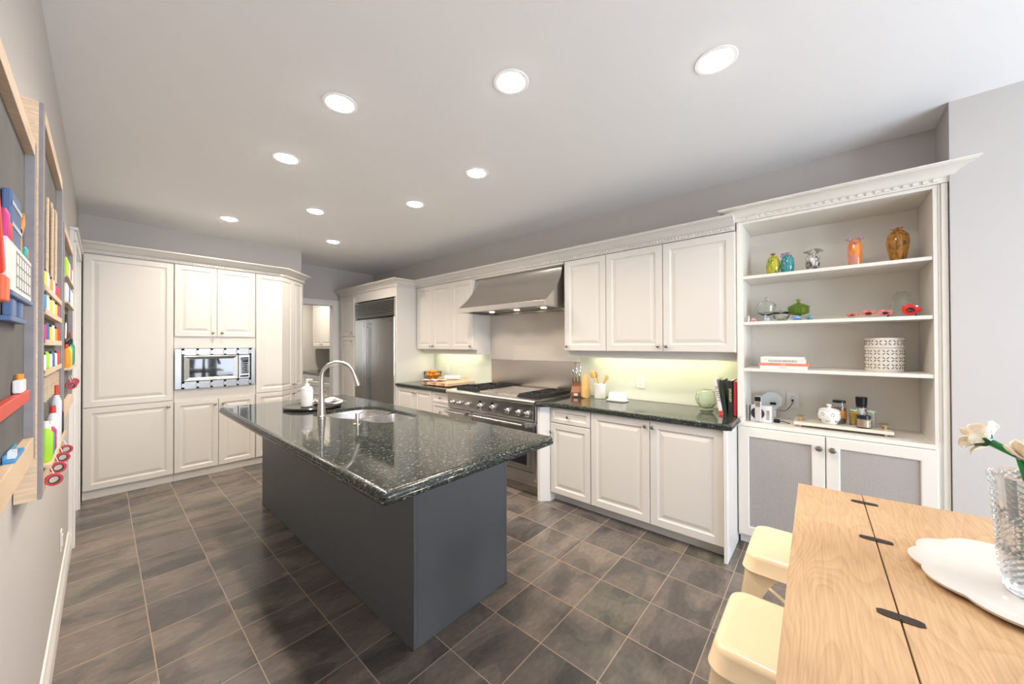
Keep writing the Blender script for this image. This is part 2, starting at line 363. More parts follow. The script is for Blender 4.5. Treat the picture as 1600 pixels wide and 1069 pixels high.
# baseboard left, with stepped profile
prof = [(.0, 0), (.018, 0), (.018, .085), (.014, .10), (.010, .112), (.006, .13), (0, .135)]
b = NB(); sweep(b, [(0, YR), (0, 4.055)], prof); struct('baseboard_left', b, TRIM)
b = NB(); sweep(b, [(3.21, -.53), (3.21, YR)], prof); struct('baseboard_right', b, TRIM)
# door casing and door in the left wall
b = NB()
for (y0, y1) in ((4.055, 4.155), (4.975, 5.09)):
    box(b, 0, .022, y0, y1, 0, 2.2); box(b, .022, .032, y0+.012, y1-.03, 0, 2.2)
box(b, 0, .022, 4.055, 5.09, 2.2, 2.29); box(b, .022, .032, 4.055, 5.09, 2.215, 2.28); box(b, .0, .042, 4.05, 5.095, 2.29, 2.31)
struct('trim_1', b, TRIM, bev=.003)
b = NB(); box(b, -.06, -.02, 4.155, 4.975, .004, 2.198)
for (z0, z1) in ((.25, 1.0), (1.12, 2.0)):
    for (y0, y1) in ((4.27, 4.53), (4.62, 4.87)): box(b, -.022, -.014, y0, y1, z0, z1)
d1 = struct('door_1', b, TRIM, bev=.004)
# doorway casing to pantry
b = NB(); box(b, 2.80, 2.90, YF-.02, YF-.001, 0, 2.13); box(b, 2.04, 2.12, YF-.02, YF-.001, 0, 2.13); box(b, 2.04, 2.90, YF-.02, YF-.001, 2.13, 2.225); box(b, 2.04, 2.90, YF-.03, YF-.02, 2.19, 2.225)
box(b, 2.785, 2.80, YF-.02, YF+.13, 0, 2.13)
struct('trim_2', b, TRIM, bev=.004)
# range-wall splash panels, pale green of the strip light put into their colour
b = NB(); box(b, XW-.006, XW, 3.30, 4.53, .92, 1.40); struct('trim_3', b, SPLASH)
b = NB(); box(b, XW-.006, XW, .475, 1.965, .92, 1.40); struct('trim_4', b, SPLASH)

# ------------------------------------------------------------------ recessed ceiling lights
def ceiling_light(x, y, label, watt=LAMP_W):
    t = thing('ceiling_light', label, 'ceiling light', (x, y, H), group='recessed ceiling lights')
    b = NB(); lathe(b, [(.067, -.001), (.070, -.004), (.088, -.003), (.091, 0), (.067, 0)], seg=40, cap=False); obj('trim_ring', b, CEIL, t, True)
    b = NB(); lathe(b, [(.0, -.013), (.03, -.012), (.052, -.009), (.066, -.003), (.066, -.001), (0, -.001)], seg=40, cap=False); obj('diffuser', b, simple('lit_diffuser', (1, 1, 1), .5, emit=(1, .94, .87), es=70), t, True)
    l = bpy.data.lights.new('lamp', 'AREA'); l.shape = 'DISK'; l.size = .13; l.energy = watt; l.color = LAMP_C; l.spread = math.radians(145)
    q = bpy.data.objects.new('lamp', l); C.objects.link(q); q.parent = t; q.location = (0, 0, -.016)
    return t
for x, y, s in ((2.04, .37, 'above the wood table, nearest the bookcase'), (1.51, 1.18, 'above the near end of the island, second from the bookcase'),
                (1.01, 1.99, 'above the long left side of the island, nearer the chalkboards'), (1.01, 2.86, 'above the island left side, level with the sink'),
                (2.055, 2.01, 'between the island and the range, nearer the hood'), (1.54, 3.78, 'above the far end of the island'),
                (2.09, 2.89, 'between the island and the fridge, in front of the hood'), (1.03, 4.68, 'in front of the built-in microwave'),
                (2.10, 4.73, 'in front of the fridge, farthest from the camera')):
    ceiling_light(x, y, 'round white recessed ceiling light '+s)
ceiling_light(2.6, 7.4, 'unseen round recessed ceiling light added to light the pantry beyond the doorway', 22)  # unseen lamp, added to give the pantry its warm light

# ------------------------------------------------------------------ cabinet parts
def panel_rings(w, h, t, fr, x0=0, z0=0, flat=False):
    """front at local y=0, body back to y=t"""
    g = [(0, t), (0, .004), (.003, .0), (fr, 0), (fr+.004, .005), (fr+.010, .008)]
    if not flat: g += [(fr+.018, .009), (fr+.045, .0025), (fr+.048, .0025)]
    lo = []
    for i, d in g: lo.append([(x0+i, d, z0+i), (x0+w-i, d, z0+i), (x0+w-i, d, z0+h-i), (x0+i, d, z0+h-i)])
    return lo
def door(name, parent, w, h, x0, z0, t=.02, fr=.052, knob=None, mat=None, bend=None, flat=False, back=-.021):
    b = NB(); loft(b, panel_rings(w, h, t, fr, 0, 0, flat))
    if bend is not None:
        g = bmesh.ops.bisect_plane(b, geom=b.verts[:]+b.edges[:]+b.faces[:], plane_co=(bend, 0, 0), plane_no=(1, 0, 0))
        c, s = math.cos(PI/4), math.sin(PI/4)
        for v in b.verts:
            dx = v.co.x-bend
            if dx > 1e-5: y = v.co.y; v.co.x = bend+dx*c-y*s*1.0; v.co.y = dx*s+y*c
            elif abs(dx) <= 1e-5: v.co.x = bend-math.tan(PI/8)*v.co.y
    o = obj(name, b, mat or PAINT, parent, smooth=False); o.location = (x0, back, z0)
    if knob:
        k = NB(); kx, kz = knob
        lathe(k, [(.006, 0), (.005, -.012), (.006, -.015), (.013, -.019), (.0155, -.025), (.012, -.031), (.004, -.034), (0, -.0345)], axis='y', seg=16)
        ko = obj('knob', k, STEELD, o, True); ko.location = (kx, 0, kz)
        if bend is not None:
            dx = kx-bend; ko.location = (bend+dx*math.cos(PI/4), dx*math.sin(PI/4), kz); ko.rotation_euler = (0, 0, PI/4)
    return o

# --- tall cabinets on the back wall (front plane y = 5.204)
YC = 5.204
def body(parent, w, d, z0, z1, toe=.0, mat=PAINT, x0=0):
    b = NB(); box(b, x0, x0+w, .0, d, z0, z1)
    if toe: box(b, x0, x0+w, .012, d, 0.002, z0)
    return obj('body', b, mat, parent)
dB = YB-YC-.004
t = thing('tall_cabinet', 'tall cream double cabinet left of the microwave, one large raised panel over another', 'cabinet', (.036, YC+.021, 0))
body(t, .622, dB-.021, .088, 2.332, .088)
door('door', t, .616, 1.45, .003, .873); door('door', t, .616, .775, .003, .092, knob=(.575, .72))
t = thing('tall_cabinet', 'cream cabinet housing the built-in microwave, two small doors above and two below', 'cabinet', (.660, YC+.021, 0))
b = NB(); box(b, 0, .724, .0, dB-.021, .088, .975); box(b, 0, .724, 0, dB-.021, 1.425, 2.332); box(b, 0, .02, 0, dB-.021, .975, 1.425); box(b, .704, .724, 0, dB-.021, .975, 1.425); box(b, 0, .724, .012, dB-.021, .002, .088); box(b, .02, .704, .33, dB-.021, .975, 1.425)
obj('body', b, PAINT, t)
door('door', t, .352, .775, .003, 1.552, knob=(.315, .045), fr=.048); door('door', t, .361, .775, .359, 1.552, knob=(.04, .045), fr=.048)
door('door', t, .367, .76, .003, .092, knob=(.335, .70), fr=.048); door('door', t, .346, .76, .374, .092, knob=(.035, .70), fr=.048)
for z0, z1 in ((.855, .984), (1.424, 1.548)): b = NB(); box(b, .0, .724, -.010, 0, z0, z1); obj('rail', b, PAINT, t)
# microwave with trim kit
mw = thing('microwave', 'stainless built-in microwave with dark glass window and vented trim frame', 'microwave', (.663, YC, .985))
w_, h_ = .712, .434
MWS = steel('microwave_trim_steel', (.42, .41, .41), .34)
for xa, xb in ((0, .055), (w_-.04, w_)): b = NB(); box(b, xa, xb, -.016, -.0, 0, h_); obj('side_trim', b, MWS, mw, bev=.003)
for nm, z0, z1 in (('vent_trim', 0, .075), ('vent_trim', h_-.07, h_)):
    b = NB(); box(b, .055, w_-.04, -.018, 0, z0, z0+.018 if z0 == 0 else z0+.012); box(b, .055, w_-.04, -.018, 0, z1-.018, z1)
    for i in range(6):
        x = .055+(.617-.022)*i/5; box(b, x, x+.022, -.018, 0, z0, z1)
    box(b, .057, w_-.042, -.006, 0, z0+.005, z1-.005); obj(nm, b, MWS, mw)
b = NB(); box(b, .056, w_-.041, .0, .30, .076, h_-.071); obj('casing', b, BLACK, mw)
b = NB()
lp = []
for i, d in ((0, 0), (0, -.022), (.006, -.026), (.045, -.018)): lp.append([(.072+i, d, .082+i*.8), (.545-i, d, .082+i*.8), (.545-i, d, .355-i*.8), (.072+i, d, .355-i*.8)])
loft(b, lp, cap1=False); md = obj('door', b, STEEL, mw)
b = NB(); box(b, .117, .500, -.0185, -.0, .118, .319); obj('window', b, DGLASS, md)
b = NB(); box(b, .27, .35, -.0262, -.024, .092, .098); obj('nameplate', b, simple('grey_lettering', (.25, .25, .27), .4), md)
b = NB(); lp = [[(.551+i, d, .082+i), (.655-i, d, .082+i), (.655-i, d, .355-i), (.551+i, d, .355-i)] for i, d in ((0, 0), (0, -.022), (.003, -.025))]
loft(b, lp); cp = obj('control_panel', b, STEEL, mw)
b = NB(); box(b, .560, .646, -.027, -.024, .135, .330); box(b, .560, .646, -.027, -.024, .095, .120); obj('keypad', b, DGLASS, cp)
b = NB()
for r_ in range(6):
    for c_ in range(3): box(b, .567+c_*.018, .578+c_*.018, -.0280, -.0268, .150+r_*.022, .158+r_*.022)
    box(b, .625, .640, -.0280, -.0268, .150+r_*.022, .160+r_*.022)
obj('buttons', b, simple('button_print', (.5, .53, .58), .5), cp)
b = NB(); box(b, .567, .64, -.028, -.0268, .296, .322); obj('display', b, simple('lcd', (.05, .07, .10), .2), cp)
# corner cabinet, folded at 45 degrees
t = thing('corner_cabinet', 'tall cream corner cabinet whose face folds back at an angle beside the pantry doorway', 'cabinet', (1.386, YC+.021, 0))
BX = 1.667-1.386
s45 = math.sqrt(.5)
L2 = .536   # length of the angled face
yb = dB-.021
x1 = BX+L2*s45
poly = [(0, 0), (BX-.009, 0), (x1-.017, L2*s45-.010), (x1-.017, yb), (0, yb)]
b = NB(); prism(b, poly, .088, 2.332); toe = [(0, .012), (BX-.014, .012), (x1-.03, L2*s45-.012), (x1-.03, yb), (0, yb)]; prism(b, toe, .002, .088); obj('body', b, PAINT, t)
for z0, h, kz in ((.873, 1.454, .06), (.092, .775, .72)):
    door('door', t, BX+.252, h, .003, z0, bend=BX-.003, knob=(BX+.225, kz), fr=.05)
    o = door('door', t, .255, h, 0, z0, knob=(.03, kz), fr=.045)
    o.rotation_euler = (0, 0, PI/4); o.location = (BX+.258*s45, .258*s45-.021, z0)
# crown with dentil for back run
def crown_prof(z0, z1, out):
    h = z1-z0
    return [(-.012, z0), (.010, z0), (.010, z0+.30*h), (.018, z0+.36*h), (.026, z0+.42*h), (.035, z0+.55*h), (.06, z0+.72*h), (out-.02, z0+.80*h), (out-.008, z0+.83*h), (out-.008, z0+.88*h), (out, z0+.90*h), (out, z1), (-.012, z1)]
def dentils(b, path, z0, z1, out=.016, w=.013, gap=.012):
    for A, B in zip(path, path[1:]):
        A, B = Vector(A), Vector(B); d = (B-A); Ln = d.length; d.normalize(); n_ = Vector((d.y, -d.x))
        k = int((Ln-.02)/(w+gap)); off = (Ln-k*(w+gap)+gap)/2
        for i in range(k):
            s = off+i*(w+gap)
            P = [A+d*s, A+d*(s+w), A+d*(s+w)+n_*out, A+d*s+n_*out]
            prism(b, [(p.x, p.y) for p in P], z0, z1)
def crown(name, label, path, z0, z1, out, mat=PAINT, parent=None, ret=None):
    b = NB(); sweep(b, path, crown_prof(z0, z1, out))
    if parent is None: o = tag(obj(name, b, mat, None, True, ang=25), label, 'crown moulding')
    else: o = obj(name, b, mat, parent, True, ang=25)
    b = NB(); h = z1-z0; dentils(b, [tuple(Vector(p)) for p in path], z0+.10*h, z0+.28*h, out=.020); obj('dentil_strip', b, mat, o)
    return o
e45 = (1.667+L2*s45, YC+L2*s45)
crown('crown_moulding', 'cream crown moulding with dentil strip on top of the tall back cabinets', [(.033, YC), (1.667, YC), (e45[0]-.002, e45[1]-.002)], 2.333, 2.43, .10)

# --- range wall: local x -> world -y, local y -> world +x
RZ = -PI/2
XU = 3.20
def wallthing(name, label, cat, x, ytop, z=0): return thing(name, label, cat, (x, ytop, z), RZ)
# fridge enclosure
EX = 2.885
t = wallthing('fridge_enclosure', 'cream cabinet surround of the fridge, with narrow doors on its far side', 'cabinet', EX, 6.37)
dd = XW-EX-.004
b = NB(); box(b, 0, .60, 0, dd, .002, 2.285); box(b, 1.81, 1.84, 0, dd, .002, 2.285); box(b, .60, 1.81, 0, dd, 2.145, 2.285); box(b, .60, 1.81, dd-.02, dd, .002, 2.145)
obj('body', b, PAINT, t)
door('door', t, .46, .64, .11, 1.60, knob=(.42, .05), fr=.05); door('door', t, .46, 1.49, .11, .09, knob=(.42, 1.42), fr=.05)
# fridge
fr = wallthing('refrigerator', 'tall stainless two-door built-in fridge with a louvred grille on top', 'fridge', EX+.02, 5.765)
b = NB(); box(b, 0, 1.20, .01, .58, .005, 2.135); obj('body', b, BLACK, fr)
b = NB(); box(b, 0, .395, -.035, .01, .10, 1.85); obj('door', b, STEELV, fr, bev=.004)
b = NB(); box(b, .405, 1.175, -.035, .01, .10, 1.85); dR = obj('door', b, STEELV, fr, bev=.004)
b = NB(); box(b, 1.176, 1.202, -.045, .01, .005, 1.865); obj('edge_trim', b, CHROME, fr, bev=.003)
b = NB(); box(b, .0, 1.175, -.02, .01, .005, .095); obj('kick_plate', b, STEEL, fr)
for x in (.372, .428):
    b = NB(); box(b, x-.012, x+.012, -.085, -.068, .25, 1.80); box(b, x-.01, x+.01, -.068, -.035, .28, .32); box(b, x-.01, x+.01, -.068, -.035, 1.73, 1.77); obj('handle', b, CHROME, fr, bev=.004)
b = NB(); box(b, 1.06, 1.12, -.0375, -.035, 1.795, 1.82); obj('nameplate', b, simple('dark_badge', (.08, .06, .06), .4), dR)
b = NB()
for i in range(9):
    z = 1.885+i*.027
    n0 = len(b.verts); box(b, .012, 1.188, -.034, -.012, z, z+.008)
    b.verts.ensure_lookup_table()
    for v in b.verts[n0:]:
        if v.co.y < -.02: v.co.z += .016 if False else -.0; 
        else: v.co.z += .014
box(b, 0, .012, -.036, .01, 1.87, 2.13); box(b, 1.188, 1.2, -.036, .01, 1.87, 2.13)
obj('grille', b, STEEL, fr)
# base cabinets left of the range
BX0 = 2.885
def base_unit(label, y1, y0, name='base_cabinet', X=BX0+.021, z1=.878, toe_in=.055):
    t = wallthing(name, label, 'base cabinet', X, y1)
    w = y1-y0; d = XW-X-.008
    b = NB(); box(b, 0, w, 0, d, .088, z1); box(b, 0, w, toe_in, d, .002, .088); obj('body', b, PAINT, t)
    return t, w
t, w = base_unit('cream base cabinet with two doors between the fridge and the drawer stack', 4.528, 3.715)
door('door', t, .43, .78, .003, .092, knob=(.40, .73), fr=.05); door('door', t, .37, .78, .438, .092, knob=(.03, .73), fr=.05)
t, w = base_unit('cream base cabinet with a stack of drawers left of the range', 3.713, 3.335)
for z0, h in ((.735, .138), (.535, .193), (.315, .213), (.092, .216)):
    door('drawer', t, .372, h, .003, z0, knob=(.186, h/2), fr=.03, flat=True)
# base right of the range
t, w = base_unit('cream base cabinet with one drawer above a narrow door, right of the range', 1.915, 1.4975)
door('drawer', t, .409, .136, .005, .738, knob=(.20, .068), fr=.035, flat=True); door('door', t, .409, .638, .005, .092, knob=(.022, .56), fr=.05)
b = NB()
P0 = [(-.004, -.019), (-.075, -.085+.0), (-.10, -.085), (-.10, .3), (-.004, .3)]
P0 = [(.0, -.02), (-.066, -.085), (-.095, -.085), (-.095, .25), (0, .25)]
prism(b, P0, .002, .878); obj('angled_filler', b, TRIM, t)
t, w = base_unit('wide cream base cabinet with two large raised-panel doors beside the bookcase', 1.4955, .480)
door('door', t, .494, .782, .003, .092, knob=(.468, .735), fr=.055); door('door', t, .488, .782, .501, .092, knob=(.026, .735), fr=.055)
b = NB(); box(b, .993, 1.0145, -.045, XW-BX0-.03, .002, .878); obj('end_panel', b, TRIM, t, bev=.002)

# worktops
def ogee(z0, z1): 
    h = z1-z0
    return [(-.03, z0), (-.012, z0), (-.004, z0+.08*h), (.0, z0+.25*h), (.0, z0+.42*h), (-.006, z0+.50*h), (-.007, z0+.56*h), (-.003, z0+.62*h), (-.005, z0+.80*h), (-.012, z0+.92*h), (-.024, z1), (-.03, z1)]
def worktop(name, label, outline, z0, z1, hole=None):
    """outline clockwise seen from above (outside on the right of travel => counter-clockwise)."""
    b = NB()
    sweep(b, outline, ogee(z0, z1), mi=1, closed=True); b.normal_update()
    # inner rings of the sweep make the slab edge; fill top and bottom
    for zz in (z0, z1):
        ring = inset(outline, .03); vs = [b.verts.new((p[0], p[1], zz)) for p in ring]
        es = [b.edges.new((vs[i], vs[(i+1) % len(vs)])) for i in range(len(vs))]
        if hole and True:
            hv = [b.verts.new((p[0], p[1], zz)) for p in hole]
            es += [b.edges.new((hv[i], hv[(i+1) % len(hv)])) for i in range(len(hv))]
        rf = bmesh.ops.triangle_fill(b, edges=es, use_beauty=True)
        if hole:
            bad = [f for f in rf['geom'] if isinstance(f, bmesh.types.BMFace) and inpoly(f.calc_center_median(), hole)]
            bmesh.ops.delete(b, geom=bad, context='FACES_ONLY')
    if hole:
        k = len(hole)
        lo = [b.verts.new((p[0], p[1], z1-.026)) for p in hole]; hi = [b.verts.new((p[0], p[1], z1)) for p in hole]
        for i in range(k): b.faces.new((lo[i], lo[(i+1) % k], hi[(i+1) % k], hi[i]))
    kill = [f for f in b.faces if len(f.verts) == 4 and abs(f.normal.z) < .1 and f.calc_area() > 0 and {round(v.co.z, 4) for v in f.verts} == {round(z0, 4), round(z1, 4)} and not (hole and min((Vector((q[0], q[1]))-Vector(f.calc_center_median()[:2])).length for q in hole) < .03)]
    bmesh.ops.delete(b, geom=kill, context='FACES')
    bmesh.ops.remove_doubles(b, verts=b.verts[:], dist=.0002)
    # inner wall of the sweep is hidden inside; drop it
    o = tag(obj(name, b, [GRAN, GRANE], None, True, ang=40), label, 'worktop')
    return o
def inpoly(p, poly):
    c = False; k = len(poly)
    for i in range(k):
        (x1_, y1_), (x2_, y2_) = poly[i], poly[i-1]
        if (y1_ > p.y) != (y2_ > p.y) and p.x < (x2_-x1_)*(p.y-y1_)/(y2_-y1_)+x1_: c = not c
    return c
def inset(poly, d):
    k = len(poly); P = [Vector((p[0], p[1])) for p in poly]; out = []
    for i in range(k):
        d1 = (P[i]-P[i-1]).normalized(); d2 = (P[(i+1) % k]-P[i]).normalized()
        n1 = Vector((d1.y, -d1.x)); n2 = Vector((d2.y, -d2.x)); nn = (n1+n2).normalized(); s = 1/max(.3, nn.dot(n1))
        q = P[i]-nn*s*d; out.append((q.x, q.y))
    return out
ZT = .92
worktop('worktop', 'dark granite worktop between the fridge and the range, under the fruit basket', [(2.857, 4.53), (2.857, 3.325), (3.523, 3.325), (3.523, 4.53)], .88, ZT)
worktop('worktop', 'dark granite worktop right of the range, under the knife block and books', [(2.775, 2.015), (2.775, 1.955), (2.857, 1.865), (2.825, .462+.03), (2.85, .455), (3.215, .455), (3.215, .4815), (3.523, .4815), (3.523, 2.015)] if False else [(2.772, 2.018), (2.772, 1.955), (2.857, 1.868), (2.857, .452), (3.205, .452), (3.205, .482), (3.523, .482), (3.523, 2.018)], .88, ZT)

# upper cabinets
def upper(label, y1, y0, splits, knobs, side_r=False):
    t = wallthing('wall_cabinet', label, 'wall cabinet', XU+.021, y1)
    w = y1-y0; d = XW-XU-.025
    b = NB(); box(b, 0, w, 0, d, 1.388, 2.285); obj('body', b, PAINT, t)
    for (a, c), kx in zip(splits, knobs):
        door('door', t, (a-c)-.005, .890, y1-a+.0025, 1.391, knob=(kx if kx > 0 else (a-c)-.005+kx, .045), fr=.055)
    b = NB(); box(b, .0 if side_r else .09, w-.001, .055, .075, 1.325, 1.388)
    if side_r: box(b, .0, .02, .075, d, 1.325, 1.388)
    else: box(b, w-.02, w-.001, .075, d, 1.325, 1.388)
    obj('valance', b, PAINT, t)
    return t
upper('cream wall cabinet with three doors between the fridge and the hood', 4.528, 3.302, ((4.52, 4.13), (4.13, 3.72), (3.72, 3.305)), (-.025, .025, -.03))
upper('large cream wall cabinet with three doors between the hood and the bookcase', 1.965, .480, ((1.95, 1.505), (1.505, .998), (.998, .482)), (.03, -.03, .03), True)
crown('crown_moulding', 'long cream dentilled crown moulding over the fridge, hood and wall cabinets', [(EX, 6.37), (EX, 4.53), (XU+.002, 4.53), (XU+.002, .482)], 2.286, 2.385, .095)
b = NB(); box(b, XU+.03, XW-.004, 1.97, 3.298, 2.266, 2.285); box(b, XU+.005, XU+.03, 1.97, 3.298, 2.266, 2.285); tag(obj('bridge_board', b, PAINT), 'cream board bridging the wall cabinets above the hood', 'board')
# under-cabinet light strips
for y0, y1, col, e, lab in ((3.45, 4.42, (.93, 1, .70), 1.8, 'slim light strip under the wall cabinet over the fruit basket'), (.55, 1.80, (1, .97, .62), 2.7, 'slim light strip under the wall cabinet over the knife block and books')):
    t = wallthing('light_strip', lab, 'light strip', XU+.20, y1, 1.360)
    b = NB(); box(b, 0, y1-y0, -.02, .02, .01, .026); obj('housing', b, WHITE, t)
    b = NB(); box(b, .01, y1-y0-.01, -.013, .013, .004, .0098); obj('diffuser', b, simple('strip_glow%d' % int(e), (1, 1, .8), .5, emit=col, es=6), t)
    l = bpy.data.lights.new('lamp', 'AREA'); l.shape = 'RECTANGLE'; l.size = y1-y0-.05; l.size_y = .03; l.energy = e; l.color = col
    q = bpy.data.objects.new('lamp', l); C.objects.link(q); q.parent = t; q.location = ((y1-y0)/2, 0, 0)

# hood
hd = wallthing('range_hood', 'large bell-shaped stainless steel range hood', 'range hood', XW, 3.285)
def hoodprof(inset=0):
    pts = [(-.578, 1.83), (-.578, 1.885)]
    for i in range(1, 11):
        q_ = i/10; pts.append((-.578+.298*(1-(1-q_)**1.9), 1.885+.378*q_))
    return pts
hp = hoodprof(); W_ = 1.275
b = NB()
A = [b.verts.new((0, y, z)) for y, z in hp]; B = [b.verts.new((W_, y, z)) for y, z in hp]
Ab = b.verts.new((0, -.002, hp[-1][1])); Bb = b.verts.new((W_, -.002, hp[-1][1])); Ac = b.verts.new((0, -.002, 1.83)); Bc = b.verts.new((W_, -.002, 1.83))
for i in range(len(hp)-1): b.faces.new((A[i], B[i], B[i+1], A[i+1]))
b.faces.new((A[-1], B[-1], Bb, Ab)); b.faces.new(A+[Ab, Ac]); b.faces.new(B+[Bb, Bc]); b.faces.new((Ab, Bb, Bc, Ac))
# recessed underside
q0 = [(0.03, -.545), (W_-.03, -.545), (W_-.03, -.03), (.03, -.03)]
U0 = [b.verts.new((x, y, 1.83)) for x, y in q0]; U1 = [b.verts.new((x, y, 1.875)) for x, y in q0]
out_ = [A[0], B[0], Bc, Ac]
for i in range(4): b.faces.new((out_[i], out_[(i+1) % 4], U0[(i+1) % 4], U0[i])); b.faces.new((U0[i], U0[(i+1) % 4], U1[(i+1) % 4], U1[i]))
b.faces.new(U1); obj('canopy', b, HOODM, hd, True, ang=25)
b = NB(); box(b, -.004, W_+.004, -.586, -.576, 1.828, 1.884); obj('front_band', b, CHROME if False else STEEL, hd, bev=.003)
for i in range(3):
    b = NB(); x = .06+i*.395; box(b, x, x+.37, -.50, -.07, 1.858, 1.872)
    for k in range(9): box(b, x+.015+k*.04, x+.03+k*.04, -.49, -.08, 1.852, 1.858)
    obj('baffle_filter', b, STEEL, hd)
for x in (.258, .652, 1.03):
    b = NB(); lathe(b, [(.03, 0), (.034, .006), (.03, .012), (0, .012)], c=(x, -.265, 1.840), seg=20); hl = obj('hood_lamp', b, simple('hood_lamp_glass', (.9, .88, .8), .2, emit=(1, .85, .65), es=3), hd)
    l = bpy.data.lights.new('lamp', 'SPOT'); l.energy = 12; l.color = (1, .84, .66); l.spot_size = 1.9; l.spot_blend = .6; l.shadow_soft_size = .02
    q = bpy.data.objects.new('lamp', l); C.objects.link(q); q.parent = hd; q.location = (x, -.525+.26, 1.845)
# splashback panel behind range (pale) and steel
b = NB(); box(b, XW-.010, XW-.001, 1.97, 3.298, 1.262, 1.826); tag(obj('splash_panel', b, simple('satin_beige_panel', (.72, .67, .62), .22, noise=.03), bev=.001), 'smooth pale beige panel on the wall between the hood and the steel splashback', 'wall panel')
b = NB(); box(b, XW-.016, XW-.001, 2.022, 3.272, .935, 1.258); tag(obj('splashback', b, simple('satin_splashback_steel', (.66, .61, .57), .24, 1, noise=.12, nscale=3), bev=.001), 'brushed stainless splashback sheet behind the range top', 'splashback')

# ------------------------------------------------------------------ range
RY1, RY0, RX = 3.322, 2.022, 2.845
rg = wallthing('range_cooker', 'wide stainless professional range with eight knobs, griddle and two ovens', 'range cooker', RX, RY1)
Wr = RY1-RY0; dr = XW-RX-.02
b = NB(); box(b, 0.002, Wr-.002, .015, dr, .10, .905); obj('body', b, STEEL, rg)
b = NB(); box(b, .002, Wr-.002, .0, dr, .905, .93)
pr = [(-.0, .885)]+[(-.035-.02*math.sin(a), .9075-.0225*math.cos(a)) for a in [PI*i/8 for i in range(9)]]+[(0, .93)]
for xx in (0,):
    A = [b.verts.new((.0, y, z)) for y, z in pr]; B = [b.verts.new((Wr, y, z)) for y, z in pr]
    for i in range(len(pr)-1): b.faces.new((A[i], B[i], B[i+1], A[i+1]))
    b.faces.new(A); b.faces.new(list(reversed(B)))
obj('top_rail', b, STEEL, rg, True)
b = NB(); xs = .0
v = [(-.016, .724), (-.03, .884), (.014, .884), (.014, .724)]
A = [b.verts.new((0, *p)) for p in v]; B = [b.verts.new((Wr-.035, *p)) for p in v]
for i in range(4): b.faces.new((A[i], B[i], B[(i+1) % 4], A[(i+1) % 4]))
b.faces.new(A); b.faces.new(B); obj('control_panel', b, STEEL, rg)
b = NB(); box(b, Wr-.034, Wr, -.034, .014, .724, .884); box(b, Wr-.034, Wr, -.020, .014, .165, .716); obj('corner_trim', b, simple('bright_satin_steel', (.80, .80, .80), .22, 1), rg, bev=.006)
kp = [(3.224, .019), (3.112, .019), (2.972, .019), (2.773, .026), (2.596, .026), (2.386, .020), (2.244, .020), (2.132, .020)]
for y, r in kp:
    b = NB(); lathe(b, [(r*1.5, 0), (r*1.5, -.006), (r*1.25, -.012), (r*1.15, -.014), (r*1.05, -.04), (r*.9, -.043), (0, -.043)], axis='y', seg=24, mi=0)
    box(b, -.004, .004, -.05, -.042, -r*.85, r*.85)
    k = obj('knob', b, simple('satin_knob_steel', (.62, .62, .62), .24, 1), rg, True); k.location = (RY1-y, -.022, .789)
for y in (2.773, 2.596):
    b = NB(); box(b, -.014, .014, -.031, -.0265, 0, .022); o = obj('gauge', b, BLACK, rg); o.location = (RY1-y, 0, .832)
def oven(x0, x1, hx0, hx1, win):
    b = NB(); box(b, x0, x1, -.022, .014, .245, .714); o = obj('oven_door', b, STEEL, rg, bev=.004)
    if win:
        b = NB(); box(b, x0+.16, x1-.075, -.024, -.02, .30, .56); obj('window', b, DGLASS, o)
        b = NB(); 
        for a, c, d, e in ((x0+.145, x1-.06, .285, .30), (x0+.145, x1-.06, .56, .575), (x0+.145, x0+.16, .30, .56), (x1-.075, x1-.06, .30, .56)): box(b, a, c, -.028, -.02, d, e)
        obj('window_frame', b, STEEL, o)
    b = NB(); tube(b, [(hx0, -.085, .690), (hx1, -.085, .690)], .012, 12)
    for hx in (hx0+.02, hx1-.035):
        lp = [[(hx, -.022, .664), (hx+.03, -.022, .664), (hx+.03, -.022, .706), (hx, -.022, .706)], [(hx-.008, -.096, .675), (hx+.034, -.096, .675), (hx+.034, -.096, .705), (hx-.008, -.096, .705)]]
        loft(b, lp)
    obj('oven_handle', b, simple('bright_satin_steel', (.80, .80, .80), .22, 1), o, True)
oven(.004, .405, .02, .375, False); oven(.420, Wr-.040, .44, Wr-.075, True)
b = NB(); box(b, .004, Wr-.04, -.016, .014, .165, .238); obj('lower_panel', b, STEEL, rg, bev=.003)
b = NB(); box(b, .01, Wr-.01, .05, .30, .003, .10); obj('kick_plate', b, STEELD, rg)
b = NB(); box(b, .01, Wr-.01, .03, .045, .105, .16)
for i in range(30): box(b, .02+i*.042, .05+i*.042, .022, .03, .115, .15)
obj('vent_grille', b, BLACK, rg)
